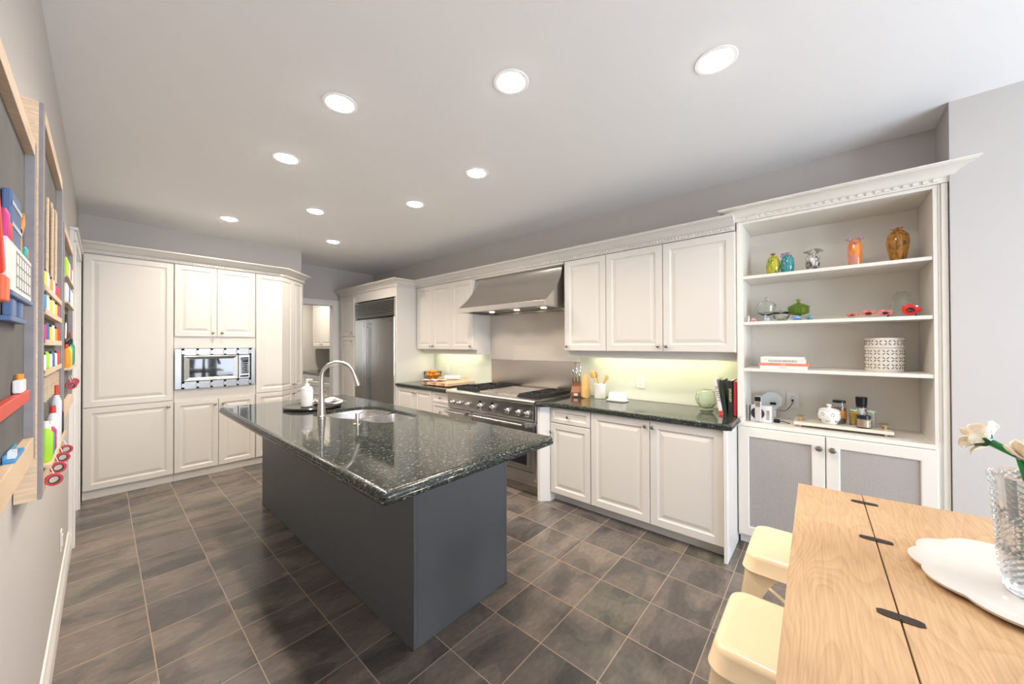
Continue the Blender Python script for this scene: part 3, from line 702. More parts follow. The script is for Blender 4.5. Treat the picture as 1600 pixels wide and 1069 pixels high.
# cooktop: grates and griddles
def grate(x0, x1):
    o_ = []
    b = NB(); box(b, x0+.008, x1-.008, .045, .60, .9305, .936); bs = obj('burner_tray', b, BLACK, rg)
    for c in (.18, .45):
        b = NB(); lathe(b, [(.055, 0), (.055, .008), (.035, .012), (.035, .018), (0, .019)], c=((x0+x1)/2, c, .936), seg=24); obj('burner_cap', b, IRON, rg, True)
    for (c0, c1) in ((.045, .318), (.324, .60)):
        b = NB(); h0, h1 = .952, .966
        box(b, x0+.006, x0+.018, c0, c1, .937, h1); box(b, x1-.018, x1-.006, c0, c1, .937, h1); box(b, x0+.018, x1-.018, c0, c0+.012, .937, h1); box(b, x0+.018, x1-.018, c1-.012, c1, .937, h1)
        mx, my = (x0+x1)/2, (c0+c1)/2
        for q in range(8):
            a = q*PI/4; r1 = .16 if q % 2 else .125
            ex = max(x0+.012, min(x1-.012, mx+math.cos(a)*.3)); ey = max(c0+.006, min(c1-.006, my+math.sin(a)*.3))
            k1 = min(abs((ex-mx)/math.cos(a)) if abs(math.cos(a)) > .01 else 9, abs((ey-my)/math.sin(a)) if abs(math.sin(a)) > .01 else 9)
            tube(b, [(mx+math.cos(a)*.03, my+math.sin(a)*.03, h1-.006), (mx+math.cos(a)*k1, my+math.sin(a)*k1, h1-.006)], .006, 4)
        obj('grate', b, IRON, rg)
grate(RY1-3.245, RY1-2.845); grate(RY1-2.30, RY1-2.035)
for y1, y0 in ((2.838, 2.585), (2.578, 2.305)):
    b = NB(); box(b, RY1-y1, RY1-y0, .03, .60, .9305, .950); g = obj('griddle_cover', b, STEEL, rg, bev=.004)
    b = NB(); c = RY1-(y1+y0)/2; tube(b, [(c-.03, .075, .950), (c-.03, .07, .966), (c+.03, .07, .966), (c+.03, .075, .950)], .005, 8); obj('cover_handle', b, CHROME, g, True)

# ------------------------------------------------------------------ island
b = NB(); box(b, 1.13, 1.15, 1.47, 3.906, .002, .868); box(b, 1.771, 1.791, 1.47, 3.906, .002, .868); box(b, 1.15, 1.771, 1.47, 1.49, .002, .868); box(b, 1.15, 1.771, 3.886, 3.906, .002, .868); box(b, 1.15, 1.771, 1.49, 3.886, .002, .02)
isl = tag(obj('kitchen_island', b, ISL, None, bev=.002), 'charcoal grey painted kitchen island base', 'kitchen island')
def smoothloop(pts, n=6):
    out = []; k = len(pts)
    for i in range(k):
        p0, p1, p2, p3 = [Vector(pts[(i+j-1) % k]) for j in range(4)]
        for s in range(n):
            t_ = s/n
            out.append(tuple(.5*((2*p1)+(-p0+p2)*t_+(2*p0-5*p1+4*p2-p3)*t_*t_+(-p0+3*p1-3*p2+p3)*t_**3)))
    return out
hole = smoothloop([(1.30, 3.00), (1.42, 3.03), (1.62, 3.01), (1.70, 2.95), (1.735, 2.80), (1.74, 2.45), (1.72, 2.32), (1.62, 2.25), (1.48, 2.25), (1.40, 2.32), (1.37, 2.50), (1.32, 2.62), (1.285, 2.72), (1.275, 2.90)])
worktop('island_worktop', 'large dark speckled granite worktop of the island with ogee edge', [(.82, 3.93), (.82, 1.20), (.835, 1.185), (1.88, 1.185), (1.895, 1.20), (1.895, 3.93)], .870, ZT, hole)
# sink bowls
sk = thing('sink', 'undermounted stainless double-bowl sink set in the island', 'sink', (0, 0, 0))
def bowl(poly, zb):
    cx = sum(p[0] for p in poly)/len(poly); cy = sum(p[1] for p in poly)/len(poly)
    sc_ = lambda s, z: [(cx+(p[0]-cx)*s, cy+(p[1]-cy)*s, z) for p in poly]
    b = NB(); loft(b, [sc_(1.05, .8935), sc_(1.0, .8935), sc_(.985, .86), sc_(.95, zb+.03), sc_(.90, zb+.008), sc_(.82, zb), sc_(.1, zb-.004)], cap0=False)
    o = obj('bowl', b, SINKM, sk, True, ang=80)
    md = o.modifiers.new('thick', 'SOLIDIFY'); md.thickness = .0015
    b = NB(); lathe(b, [(.042, .003), (.038, .004), (.02, .0), (0, 0)], c=(cx, cy, zb-.001), seg=20); obj('drain', b, CHROME, sk, True)
bowl(smoothloop([(1.285, 2.98), (1.42, 3.04), (1.62, 3.02), (1.71, 2.95), (1.74, 2.80), (1.73, 2.71), (1.60, 2.68), (1.40, 2.68), (1.285, 2.72), (1.265, 2.85)]), .73)
bowl(smoothloop([(1.38, 2.61), (1.55, 2.635), (1.72, 2.64), (1.745, 2.55), (1.745, 2.40), (1.71, 2.29), (1.60, 2.24), (1.47, 2.24), (1.39, 2.31), (1.36, 2.45)]), .745)
# faucet
fc = thing('faucet', 'tall brushed gooseneck pull-down faucet beside the island sink', 'faucet', (1.235, 2.83, ZT))
dx, dy = .88, -.47
pts = [(0, 0, z) for z in (.0, .05, .11, .16, .22, .27)]; rr = [.0285, .0275, .023, .0185, .0150, .0145]
Rr = .112
for i in range(1, 13):
    a = PI*.93*i/12; q = Rr*(1-math.cos(a)); pts.append((dx*q, dy*q, .292+Rr*math.sin(a))); rr.append(.0142)
e = pts[-1]; pts += [(e[0]+dx*.012, e[1]+dy*.012, e[2]-.035), (e[0]+dx*.03, e[1]+dy*.03, e[2]-.095)]; rr += [.0165, .0195]
b = NB(); tube(b, pts, rr, 20); obj('spout', b, STEEL, fc, True, ang=50)
b = NB(); lathe(b, [(.031, .0005), (.031, .008), (.027, .012)], seg=24); obj('base_ring', b, STEEL, fc, True)
b = NB(); tube(b, [(0, .02, .10), (-.01, .05, .105), (-.02, .085, .125)], [.010, .008, .006], 10); obj('lever', b, STEEL, fc, True)
t = thing('soap_pump', 'short chrome air-switch button on the island worktop in front of the faucet', 'soap dispenser', (1.290, 2.375, ZT))
b = NB(); lathe(b, [(.026, .0005), (.026, .006), (.012, .009), (.012, .02), (.014, .022), (.014, .068), (.012, .072), (0, .072)], seg=24); obj('column', b, STEEL, t, True)
b = NB(); tube(b, [(0, 0, .064), (.025, -.005, .075), (.055, -.012, .086)], [.004, .0035, .003], 8); obj('nozzle', b, CHROME, t, True)
# tray, soap bottle, cloth
b = NB(); lathe(b, [(.0, .0), (.205, .0), (.218, .006), (.22, .018), (.214, .024), (.205, .022), (.0, .022)], seg=64, cap=False)
o = tag(obj('round_tray', b, simple('black_slate_tray', (.02, .021, .022), .25, noise=.2, nscale=30, coat=.4), None, True), 'round black stone tray on the island behind the faucet', 'tray'); o.location = (1.345, 3.30, ZT+.0005)
sb = thing('soap_bottle', 'white plastic pump bottle standing on the round black tray', 'bottle', (1.285, 3.262, ZT+.023))
b = NB(); lathe(b, [(0, 0), (.040, 0), (.045, .004), (.045, .135), (.040, .155), (.024, .168), (.018, .170), (0, .171)], seg=32, cap=False); obj('bottle_body', b, simple('milky_plastic', (.80, .79, .82), .35), sb, True)
b = NB(); lathe(b, [(.019, .171), (.019, .188), (.007, .190), (.007, .215), (.011, .216), (.011, .228), (0, .229)], seg=20, cap=False); box(b, -.006, .045, -.006, .006, .219, .226); obj('pump', b, WHITE, sb, True)
b = NB()
nx, ny = 26, 18
def clothpt(i, j):
    u, v = i/nx, j/ny
    x = (u-.5)*.26; y = (v-.5)*.17
    z = .010+.024*abs(math.sin(v*9+u*3))*(.4+.6*math.sin(u*PI))+.012*math.sin(u*7+v*4)+.006
    return (x+.01*math.sin(v*11), y+.012*math.sin(u*13), max(.003, z))
g = [[b.verts.new(clothpt(i, j)) for j in range(ny+1)] for i in range(nx+1)]
for i in range(nx):
    for j in range(ny):
        f = b.faces.new((g[i][j], g[i+1][j], g[i+1][j+1], g[i][j+1])); f.material_index = 1 if j in (3, 4, 9, 14) else 0
o = obj('dish_cloth', b, [simple('cream_cloth', (.74, .68, .63), .9), simple('dark_stripe_cloth', (.06, .06, .09), .9)], None, True, ang=80)
md = o.modifiers.new('thick', 'SOLIDIFY'); md.thickness = .003; o.location = (1.437, 3.225, ZT+.024); o.rotation_euler = (0, 0, -.65)
tag(o, 'crumpled cream dish cloth with dark stripes on the round black tray', 'cloth')

# ------------------------------------------------------------------ bookcase
XK = 3.23; BY1, BY0 = .4785, -.527
bk = wallthing('bookcase', 'tall white built-in bookcase with open shelves above two mesh doors', 'bookcase', XK, BY1)
Wk = BY1-BY0; D = 3.636-XK
oy1, oy0 = BY1-.439, BY1+.471      # opening in local x: .0395 .. .9495
b = NB()
box(b, 0, oy1, 0, D, .06, 2.345); box(b, oy0, Wk, 0, D, .06, 2.345); box(b, oy1, oy0, 0, D, 2.325, 2.345); box(b, oy1, oy0, D-.012, D, .88, 2.325); box(b, 0.01, Wk-.01, .03, D, .002, .06); box(b, oy1, oy0, .002, D, .06, .855)
obj('body', b, BOOKP, bk, bev=.0015)
b = NB(); box(b, -.0, .006, 0, .001, .9, 2.3)
b.free()
b = NB(); box(b, oy0+.020, oy0+.024, -.004, .0, .9, 2.34); box(b, oy0+.030, oy0+.055, -.008, 0, .06, 2.344); box(b, .004, .024, -.006, 0, .92, 2.344); obj('stile_moulding', b, BOOKP, bk, bev=.002)
b = NB(); box(b, oy1-.002, oy0+.002, -.004, D-.013, .857, .882); obj('desk_shelf', b, BOOKP, bk, bev=.002)
for z in (1.277, 1.613, 1.947):
    b = NB(); box(b, oy1+.0005, oy0-.0005, .004, D-.0125, z-.022, z); obj('shelf', b, BOOKP, bk, bev=.002)
def meshdoor(x0, w, kx):
    b = NB(); h = .775
    loft(b, [[(i, d, i), (w-i, d, i), (w-i, d, h-i), (i, d, h-i)] for i, d in ((0, .022), (0, .004), (.004, 0), (.062, 0), (.067, .004), (.067, .014))], cap1=False)
    o = obj('door', b, BOOKP, bk); o.location = (x0, -.023, .078)
    b = NB(); box(b, .0675, w-.0675, .010, .013, .0675, h-.0675); obj('mesh_panel', b, MESHM, o)
    b = NB(); lathe(b, [(.008, 0), (.006, -.012), (.008, -.016), (.017, -.021), (.019, -.028), (.014, -.035), (0, -.037)], axis='y', seg=18); k = obj('knob', b, STEELD, o, True); k.location = (kx, 0, h-.075)
MESHM = meshmat()
meshdoor(.006, .478, .448); meshdoor(.489, .470, .030)
cb = crown('crown_moulding', '', [(3.60, BY1), (XK, BY1), (XK, BY0), (3.205, BY0)], 2.346, 2.435, .095, BOOKP, None) if False else None
b = NB(); sweep(b, [(3.19+.09, BY1), (XK, BY1), (XK, BY0), (XK-.0+.004, BY0)], crown_prof(2.346, 2.435, .10)) if False else sweep(b, [(D, 0), (0, 0), (0, 0)][:0] or [(0, D-.03), (0, 0), (Wk, 0), (Wk, -.0-.0001+.0201)][0:3], [(-o_, z_) for o_, z_ in crown_prof(2.346, 2.435, .10)] if False else crown_prof(2.346, 2.435, .10))
b.free()
b = NB()
pp = crown_prof(2.346, 2.435, .10)
path = [(.0, D-.03), (.0, .0), (Wk, .0), (Wk, -.0)]
# outside must lie to the right of travel: travel along -y then +x
sweep(b, [(0, D-.03), (0, 0), (Wk-.0, 0)], pp)
# mitred return end at the right-hand side
n0 = len(b.verts)
b.verts.ensure_lookup_table()
for v in b.verts:
    if abs(v.co.x-Wk) < 1e-4: v.co.x = Wk+max(0, -v.co.y)
bmesh.ops.recalc_face_normals(b, faces=b.faces[:])
cr = obj('crown', b, BOOKP, bk, True, ang=25)
b = NB(); dentils(b, [(0, .0), (Wk, .0)], 2.356, 2.371, out=.020, w=.020, gap=.018); obj('dentil_strip', b, BOOKP, cr)
for x, z in ((.055+.03, 2.22), (.92, 2.22)):
    b = NB(); lathe(b, [(.022, 0), (.022, -.004), (0, -.004)], axis='y', c=(x, D-.012, z), seg=20); obj('cap', b, BOOKP, bk)

# ------------------------------------------------------------------ wall plates
def plate(name, label, X, y, z, kind='outlet', w=.07, h=.115, rz=RZ, left=False):
    t = thing(name, label, 'wall plate', (X, y, z), PI/2 if left else RZ)
    b = NB(); box(b, -w/2, w/2, -.006, 0, -h/2, h/2); obj('cover_plate', b, WHITE, t, bev=.002)
    if kind == 'switch':
        b = NB(); box(b, -.017, .017, -.010, -.006, -.033, .033); obj('rocker', b, WHITE, t, bev=.001)
    else:
        for s in (-.022, .022):
            b = NB(); lathe(b, [(.016, -.006), (.016, -.009), (0, -.009)], axis='y', c=(0, 0, s), seg=16)
            box(b, -.006, -.004, -.0095, -.0088, s-.005, s+.005, mi=1); box(b, .004, .006, -.0095, -.0088, s-.005, s+.005, mi=1); obj('socket', b, [WHITE, BLACK], t)
    return t
plate('outlet', 'white outlet on the wall behind the fruit basket', XW-.007, 4.20, 1.085)
plate('outlet', 'white outlet plate on the wall over the white butter dish', XW-.007, 1.310, 1.093, w=.078)
plate('outlet', 'white outlet inside the bookcase with a black cable plugged in', 3.636-.012-.001, .177, 1.025, w=.078)
plate('light_switch', 'white plate low on the left wall beyond the chalkboards', .0005, 3.35, .325, 'switch', left=True)

# ------------------------------------------------------------------ things on the bookcase
def vase(name, label, x, y, z, prof, mat, buds=(), budmat=None, sq=.85, group='glass bud vases on the top shelf'):
    t = thing(name, label, 'vase', (x, y, z), group=group)
    b = NB(); lathe(b, prof, seg=28, sq=1, cap=False); obj('vase_body', b, mat, t, True, ang=80)
    for (bx, by, bz, r) in buds:
        b = NB(); lathe(b, [(.004, 0), (.006, r*.5), (r, r*1.1), (r*.9, r*1.25), (.004, r*.9)], seg=10, cap=False, wob=lambda a: 1+.25*math.sin(4*a)); o = obj('flower', b, budmat, t, True, ang=80)
        o.location = (bx, by, bz); o.rotation_euler = (-by*16, bx*14, 0)
    return t
GV = mottled('speckled_green_glass', [(.05, .20, .02), (.30, .36, .02), (.62, .50, .03), (.10, .30, .05)], 45)
TV = mottled('speckled_teal_glass', [(.0, .05, .08), (.01, .20, .24), (.10, .42, .42), (.0, .10, .14)], 60)
BV = mottled('brown_white_glass', [(.05, .03, .03), (.16, .12, .11), (.75, .74, .72), (.12, .08, .07)], 38, stretch=(1, 1, .5))
OV = mottled('orange_glass', [(.75, .20, .02), (.88, .30, .05), (.70, .28, .30), (.90, .36, .04)], 20, stretch=(1.4, 1.4, .3))
AV = mottled('amber_green_glass', [(.04, .10, .02), (.30, .12, .01), (.55, .22, .01), (.05, .08, .02)], 40, stretch=(1, 1, .5))
PB = mottled('purple_flower_glass', [(.40, .18, .28), (.62, .42, .55)], 60); RB = mottled('dark_red_flower_glass', [(.25, .04, .04), (.45, .15, .10)], 60)
ZA = 1.9475
vase('green_vase', 'small yellow-green speckled glass vase, leftmost on the top shelf', 3.40, .273, ZA, [(0, 0), (.025, 0), (.036, .03), (.043, .07), (.040, .11), (.025, .145), (.010, .155), (.0, .156)], GV, [(0, 0, .150, .016)], RB)
vase('teal_vase', 'small teal speckled glass vase with purple buds beside the green one', 3.40, .190, ZA, [(0, 0), (.028, 0), (.038, .03), (.041, .07), (.037, .115), (.022, .145), (.006, .152), (0, .152)], TV, [(-.015, .02, .125, .015), (-.02, -.005, .140, .016), (.01, .02, .145, .014)], PB)
vase('brown_vase', 'small brown and white mottled glass vase with two grey buds', 3.40, .050, ZA, [(0, 0), (.026, 0), (.036, .03), (.041, .07), (.037, .105), (.022, .13), (.008, .136), (0, .137)], BV, [(-.012, .018, .125, .024), (.005, -.022, .128, .026)], mottled('grey_green_flower_glass', [(.20, .20, .12), (.40, .40, .30)], 50))
vase('orange_vase', 'tall orange glass vase with pink buds on the top shelf', 3.40, -.162, ZA, [(0, 0), (.030, 0), (.034, .03), (.037, .09), (.036, .145), (.027, .175), (.010, .190), (0, .191)], OV, [(-.008, .022, .178, .017), (-.030, -.004, .150, .013), (.0, -.022, .178, .017)], PB)
vase('amber_vase', 'largest amber and green mottled glass vase, rightmost on the top shelf', 3.40, -.355, ZA, [(0, 0), (.030, 0), (.036, .03), (.047, .09), (.052, .135), (.047, .175), (.030, .20), (.012, .21), (0, .21)], AV, [(-.01, .012, .20, .02), (.0, -.006, .205, .018)], mottled('coral_flower_glass', [(.55, .18, .12), (.70, .35, .28)], 50))
ZB_ = 1.6135
def crystal(name, label, cat, x, y, z, prof, mat=GLASS, extra=None, seg=28, group=None, wob=None):
    t = thing(name, label, cat, (x, y, z), group=group)
    b = NB(); lathe(b, prof, seg=seg, cap=False, wob=wob); obj('glass_bowl', b, mat, t, True, ang=50)
    if extra:
        b = NB(); lathe(b, extra, seg=seg, cap=False); obj('lid', b, mat, t, True, ang=50)
    return t
crystal('glass_dome', 'clear glass lidded jar on a foot, at the left of the second shelf', 'jar', 3.42, .316, ZB_, [(0, 0), (.030, 0), (.028, .005), (.008, .010), (.008, .045), (.030, .052), (.055, .070), (.058, .12), (.055, .12), (.052, .073), (.028, .058), (0, .056)], extra=[(.058, .1205), (.059, .126), (.040, .150), (.012, .162), (.006, .166), (.012, .176), (.012, .186), (0, .19), (0, .187), (.009, .184), (.0, .165), (.035, .147), (.054, .124), (.054, .1205)])
crystal('candy_dish', 'small clear cut-glass lidded dish on the second shelf', 'dish', 3.36, .225, ZB_, [(0, 0), (.024, 0), (.030, .004), (.045, .030), (.048, .05), (.045, .05), (.040, .030), (.0, .008)], extra=[(.048, .0505), (.045, .062), (.025, .075), (.006, .080), (.008, .09), (.004, .10), (0, .10), (0, .075), (.024, .071), (.044, .0505)], wob=lambda a: 1+.03*math.cos(9*a))
GG = simple('olive_green_glass', (.30, .50, .02), .05, trans=.75, ior=1.5, coat=.5)
crystal('compote', 'green glass pedestal dish with a knobbed lid on the second shelf', 'dish', 3.44, .131, ZB_, [(0, 0), (.038, 0), (.036, .006), (.012, .018), (.010, .035), (.020, .045), (.055, .052), (.062, .06), (.060, .095), (.064, .100), (.060, .100), (.056, .062), (.0, .052)], GG, [(.066, .1005), (.060, .108), (.030, .125), (.010, .133), (.007, .140), (.015, .150), (.013, .16), (0, .166), (0, .13), (.03, .12), (.060, .1005)], wob=lambda a: 1+.02*math.cos(12*a))
def pebble(name, label, cat, x, y, z, r, mat, cen=None):
    b = NB(); ell(b, (0, 0, r[2]), r, 18, 10); o = tag(obj(name, b, mat, None, True, ang=80), label, cat); o.location = (x, y, z)
    return o
pebble('paperweight', 'blue striped glass shell in front of the green pedestal dish', 'ornament', 3.29, .137, ZB_, (.022, .026, .018), mottled('blue_striped_glass', [(.02, .08, .35), (.25, .45, .80), (.03, .12, .4)], 30, stretch=(.5, .5, 3)))
pebble('paperweight', 'round teal glass pebble right of the blue glass shell', 'ornament', 3.29, .067, ZB_, (.018, .022, .018), mottled('teal_pebble_glass', [(.03, .12, .16), (.20, .38, .40), (.04, .1, .12)], 50))
t = thing('ceramic_figure', 'tiny red and white ornament at the left end of the second shelf', 'ornament', (3.27, .39, ZB_))
b = NB(); box(b, -.008, .008, -.024, .024, 0, .006); ell(b, (0, -.008, .016), (.010, .016, .011), 12, 8); obj('figure_body', b, mottled('red_white_glaze', [(.8, .78, .78), (.45, .06, .10), (.8, .8, .8)], 90), t, True)
b = NB(); lathe(b, [(.006, .0), (.005, .028), (.001, .045), (0, .046)], c=(0, .018, 0), seg=10, cap=False); obj('spire', b, WHITE, t, True)
t = thing('ceramic_figure', 'tiny white and blue ornament in front of the clear lidded jar', 'ornament', (3.28, .30, ZB_))
b = NB(); box(b, -.012, .012, -.018, .018, 0, .008); box(b, -.010, .010, .004, .016, .008, .046); box(b, -.009, .009, -.014, .003, .008, .026); obj('figure_body', b, mottled('blue_white_glaze', [(.8, .82, .86), (.30, .36, .60), (.85, .85, .88)], 90), t, bev=.002)
# red glass poppies
PR = simple('red_poppy_glass', (.72, .02, .015), .12, coat=.6); PR2 = mottled('pinkish_red_glass', [(.60, .04, .03), (.78, .30, .25), (.60, .05, .04)], 60)
def poppy(label, x, y, r, tilt, mat):
    t = thing('glass_poppy', label, 'glass flower', (x, y, ZB_+.001), group='glass poppies on the second shelf')
    b = NB(); lathe(b, [(0, -.003), (r*.5, -.002), (r, .008), (r*.97, .011), (r*.5, .002), (0, .001)], seg=32, cap=False, wob=lambda a: 1+.07*math.sin(3*a+.5)); p = obj('petals', b, mat, t, True, ang=80)
    b = NB(); ell(b, (0, 0, .004), (r*.42, r*.42, .007), 14, 8); q = obj('centre', b, simple('black_glass', (.01, .01, .012), .1, coat=.5), t, True)
    for o in (p, q): o.rotation_euler = (0, -tilt, 0); o.location = (0, 0, r*math.sin(tilt)+.003)
poppy('small red glass poppy lying flat, leftmost of the row on the second shelf', 3.29, -.140, .031, .35, PR2)
poppy('red glass poppy with clear ruffled edge, second from the left of the row', 3.29, -.214, .036, .55, PR2)
poppy('red glass poppy, third from the left of the row, beside the clear bell', 3.29, -.288, .032, .6, PR2)
poppy('largest bright red glass poppy standing tilted before the clear glass bell', 3.30, -.392, .040, .95, PR)
crystal('glass_bell', 'clear glass bell-shaped vase at the right end of the second shelf', 'vase', 3.46, -.375, ZB_, [(.066, 0), (.068, .004), (.058, .05), (.044, .10), (.036, .14), (.022, .162), (.0, .168), (.0, .164), (.020, .158), (.032, .138), (.040, .10), (.054, .05), (.063, .003)])
# books lying on shelf
def flatbook(label, x, y, z, d, w, h, cover, page, title=None, tcol=None, ts=.014, sp=0):
    t = thing('book', label, 'book', (x, y, z), RZ+sp, group='books lying in a stack on the third shelf')
    b = NB(); box(b, -w/2, w/2, -d/2, d/2, 0, .002); box(b, -w/2, w/2, -d/2, d/2, h-.002, h); box(b, -w/2, w/2, -d/2, -d/2+.003, .002, h-.002); obj('cover', b, cover, t, bev=.0008)
    b = NB(); box(b, -w/2+.004, w/2-.004, -d/2+.003, d/2-.004, .0021, h-.0021); obj('pages', b, page, t)
    if title: text('title', title, ts, tcol, t, (0, -d/2-.0006, h/2), (PI/2, 0, 0))
    return t
INK = simple('dark_print', (.12, .11, .11), .6); WINK = simple('white_print', (.85, .83, .8), .6)
z = 1.2775
flatbook('white hardback book at the bottom of the stack', 3.33, .209, z, .19, .262, .023, simple('white_cover', (.83, .82, .80), .5), PAPER, 'ORIENT', simple('grey_print', (.5, .46, .42), .6), .012); z += .0235
flatbook('coral red book, second from the bottom of the stack', 3.33, .209, z, .19, .282, .017, simple('coral_cover', (.80, .26, .17), .5), PAPER, 'YEAR', WINK, .011); z += .0175
flatbook('off-white FLAVOUR PRINCIPLE book lying on the coral one', 3.33, .211, z, .19, .248, .029, simple('offwhite_cover', (.80, .78, .74), .5), PAPER, 'FLAVOUR PRINCIPLE', INK, .017); z += .0295
flatbook('thin white book on top of the stack', 3.33, .215, z, .19, .242, .013, simple('bright_white_cover', (.86, .86, .86), .5), PAPER)
# punched canister
def star_cyl(b, r, z0, z1, cols, rows, ph=0, mi=1, s=.0085):
    for i in range(cols):
        for j in range(rows):
            a = 2*PI*(i+.5*(j % 2)*0)/cols+ph; zc = z0+(z1-z0)*(j+.5)/rows
            for q in range(4):
                an = PI/4+q*PI/2; du, dz = math.cos(an)*s*1.15, math.sin(an)*s*1.15
                M_ = Matrix.Rotation(a+du/r, 4, 'Z') @ Matrix.Translation((r, 0, zc+dz)) @ Matrix.Rotation(-an if False else an, 4, 'X')
                xbox(b, M_, -.001, .0007, -s*.62, s*.62, -s*.2, s*.2, mi=mi)
t = thing('canister', 'round cream ceramic canister with punched star pattern and lid', 'canister', (3.42, -.292, 1.2775))
CAN = simple('cream_glaze', (.78, .73, .66), .35, coat=.2); HOLE = simple('punched_hole', (.10, .075, .05), .8)
b = NB(); lathe(b, [(0, 0), (.084, 0), (.086, .006), (.088, .010), (.088, .144), (.085, .147), (0, .147)], seg=56, cap=False); star_cyl(b, .088, .012, .142, 14, 3, s=.011); obj('jar_body', b, [CAN, HOLE], t, True)
b = NB(); lathe(b, [(.083, .1475), (.0885, .150), (.0885, .205), (.085, .211), (.0, .214)], seg=56, cap=False); star_cyl(b, .0885, .158, .204, 14, 1, ph=.1, s=.011); obj('lid', b, [CAN, HOLE], t, True)
# telephone base and handset, router disc, cables
ZD = .8825
t = thing('telephone_cradle', 'white cordless telephone base with a round dark dial on the desk shelf', 'telephone', (3.335, .345, ZD), RZ-.12)
b = NB(); loft(b, [[(x, y, .001) for x, y in rrect(-.065, .065, -.022, .022, .006)], [(x, y*.9+.002, .112) for x, y in rrect(-.064, .064, -.020, .020, .006)], [(x, y, .118) for x, y in rrect(-.060, .060, -.014, .018, .004)]]); obj('case', b, simple('grey_white_plastic', (.72, .72, .75), .35), t, True)
b = NB(); lathe(b, [(.042, -.0205), (.042, -.0235), (.038, -.0245), (0, -.0235)], axis='y', c=(-.018, 0, .062), seg=32); obj('dial_ring', b, simple('dark_grey_plastic', (.03, .03, .04), .5), t)
for i in range(5):
    b = NB(); box(b, .036, .054, -.0225, -.0195, .025+i*.014, .031+i*.014); obj('button', b, simple('bronze_button', (.25, .16, .09), .5), t)
b = NB(); box(b, -.070, -.0658, -.022, .022, .001, .114); obj('side_panel', b, BLACK, t)
t = thing('telephone_handset', 'slim silver cordless handset with keypad and dark screen standing on the white base', 'telephone', (3.308, .360, ZD+.001), RZ-.12)
b = NB(); loft(b, [[(x, y, .004) for x, y in rrect(-.019, .019, -.010, .006, .005)], [(x, y, .07) for x, y in rrect(-.020, .020, -.011, .006, .005)], [(x, y, .178) for x, y in rrect(-.019, .019, -.010, .006, .005)], [(x, y, .188) for x, y in rrect(-.015, .015, -.008, .004, .004)]]); obj('handset_body', b, simple('silver_plastic', (.62, .60, .57), .3), t, True)
b = NB(); box(b, -.0185, .0185, -.0118, -.0095, .150, .184); obj('earpiece', b, BLACK, t, bev=.001)
b = NB(); box(b, -.014, .014, -.0122, -.0095, .112, .146); obj('screen', b, simple('green_grey_lcd', (.22, .22, .16), .2), t)
b = NB()
for r_ in range(5):
    for c_ in range(3): box(b, -.013+c_*.010, -.006+c_*.010, -.0128, -.0105, .030+r_*.015, .039+r_*.015)
obj('keypad', b, simple('beige_keys', (.72, .68, .62), .5), t)
t = thing('router', 'white octagonal router leaning against the back of the bookcase', 'router', (3.575, .305, ZD+.002), RZ)
b = NB(); lathe(b, [(.0, -.018), (.070, -.018), (.074, -.012), (.074, .006), (0, .006)], axis='y', c=(0, 0, .128), seg=8, cap=False)
for v in b.verts:
    x, z = v.co.x, v.co.z-.128; c_, s_ = math.cos(PI/8), math.sin(PI/8); v.co.x = x*c_-z*s_; v.co.z = .128+x*s_+z*c_
obj('shell', b, simple('pale_grey_plastic', (.70, .73, .73), .4), t, bev=.003)
b = NB(); box(b, -.03, .03, -.012, .02, .0, .064); obj('stand', b, WHITE, t)
b = NB(); box(b, -.005, .030, -.035, -.0185, .100, .118); obj('plug', b, BLACK, t, bev=.002)
b = NB(); pts = []
for i in range(13):
    s = i/12; pts.append((3.60-.045*math.sin(s*PI), .255-.078*s, ZD+.045+.09*s*s+.012*math.cos(s*PI)))
tube(b, pts, .0022, 8); box(b, 3.600, 3.612, .171, .183, .998+.015, 1.022+.008); tag(obj('power_cable', b, BLACK, None, True), 'black power cable curving up to the outlet inside the bookcase', 'cable')
t = thing('charger', 'black charger plug with a short lead on the desk shelf beside the telephone', 'charger', (3.37, .255, ZD), RZ)
b = NB(); box(b, -.018, .018, -.013, .013, .001, .024); obj('plug_body', b, BLACK, t, bev=.003)
b = NB(); tube(b, [(.018, 0, .012), (.035, .0, .014), (.055, -.003, .008), (.075, 0, .004)], .003, 8); obj('lead', b, BLACK, t, True)
# tray with jars
TY = -.082
t = thing('serving_tray', 'long cream tray with gold handles and feet on the desk shelf', 'tray', (3.375, TY, ZD), RZ+.0)
b = NB(); box(b, -.238, .238, -.085, .085, .016, .036); obj('board', b, simple('cream_marble', (.80, .74, .63), .3, noise=.12, nscale=12), t, bev=.002)
for x in (-.205, .205):
    for y in (-.06, .06):
        b = NB(); lathe(b, [(.006, 0), (.008, .004), (.008, .012), (.005, .0155)], c=(x, y, .0003), seg=14); obj('foot', b, GOLD, t, True)
for x in (-.205, .205):
    b = NB(); box(b, x-.02, x+.02, -.05, .05, .058, .066); box(b, x-.006, x+.006, -.036, -.022, .0365, .058); box(b, x-.006, x+.006, .022, .036, .0365, .058); obj('handle', b, GOLD, t, bev=.001)
ZJ = ZD+.0365
t = thing('sugar_bowl', 'round white pierced ceramic sugar bowl with a knobbed lid on the cream tray', 'sugar bowl', (3.355, -.028, ZJ))
b = NB(); lathe(b, [(0, 0), (.035, 0), (.040, .004), (.056, .035), (.060, .060), (.056, .082), (.050, .088), (0, .088)], seg=48, cap=False)
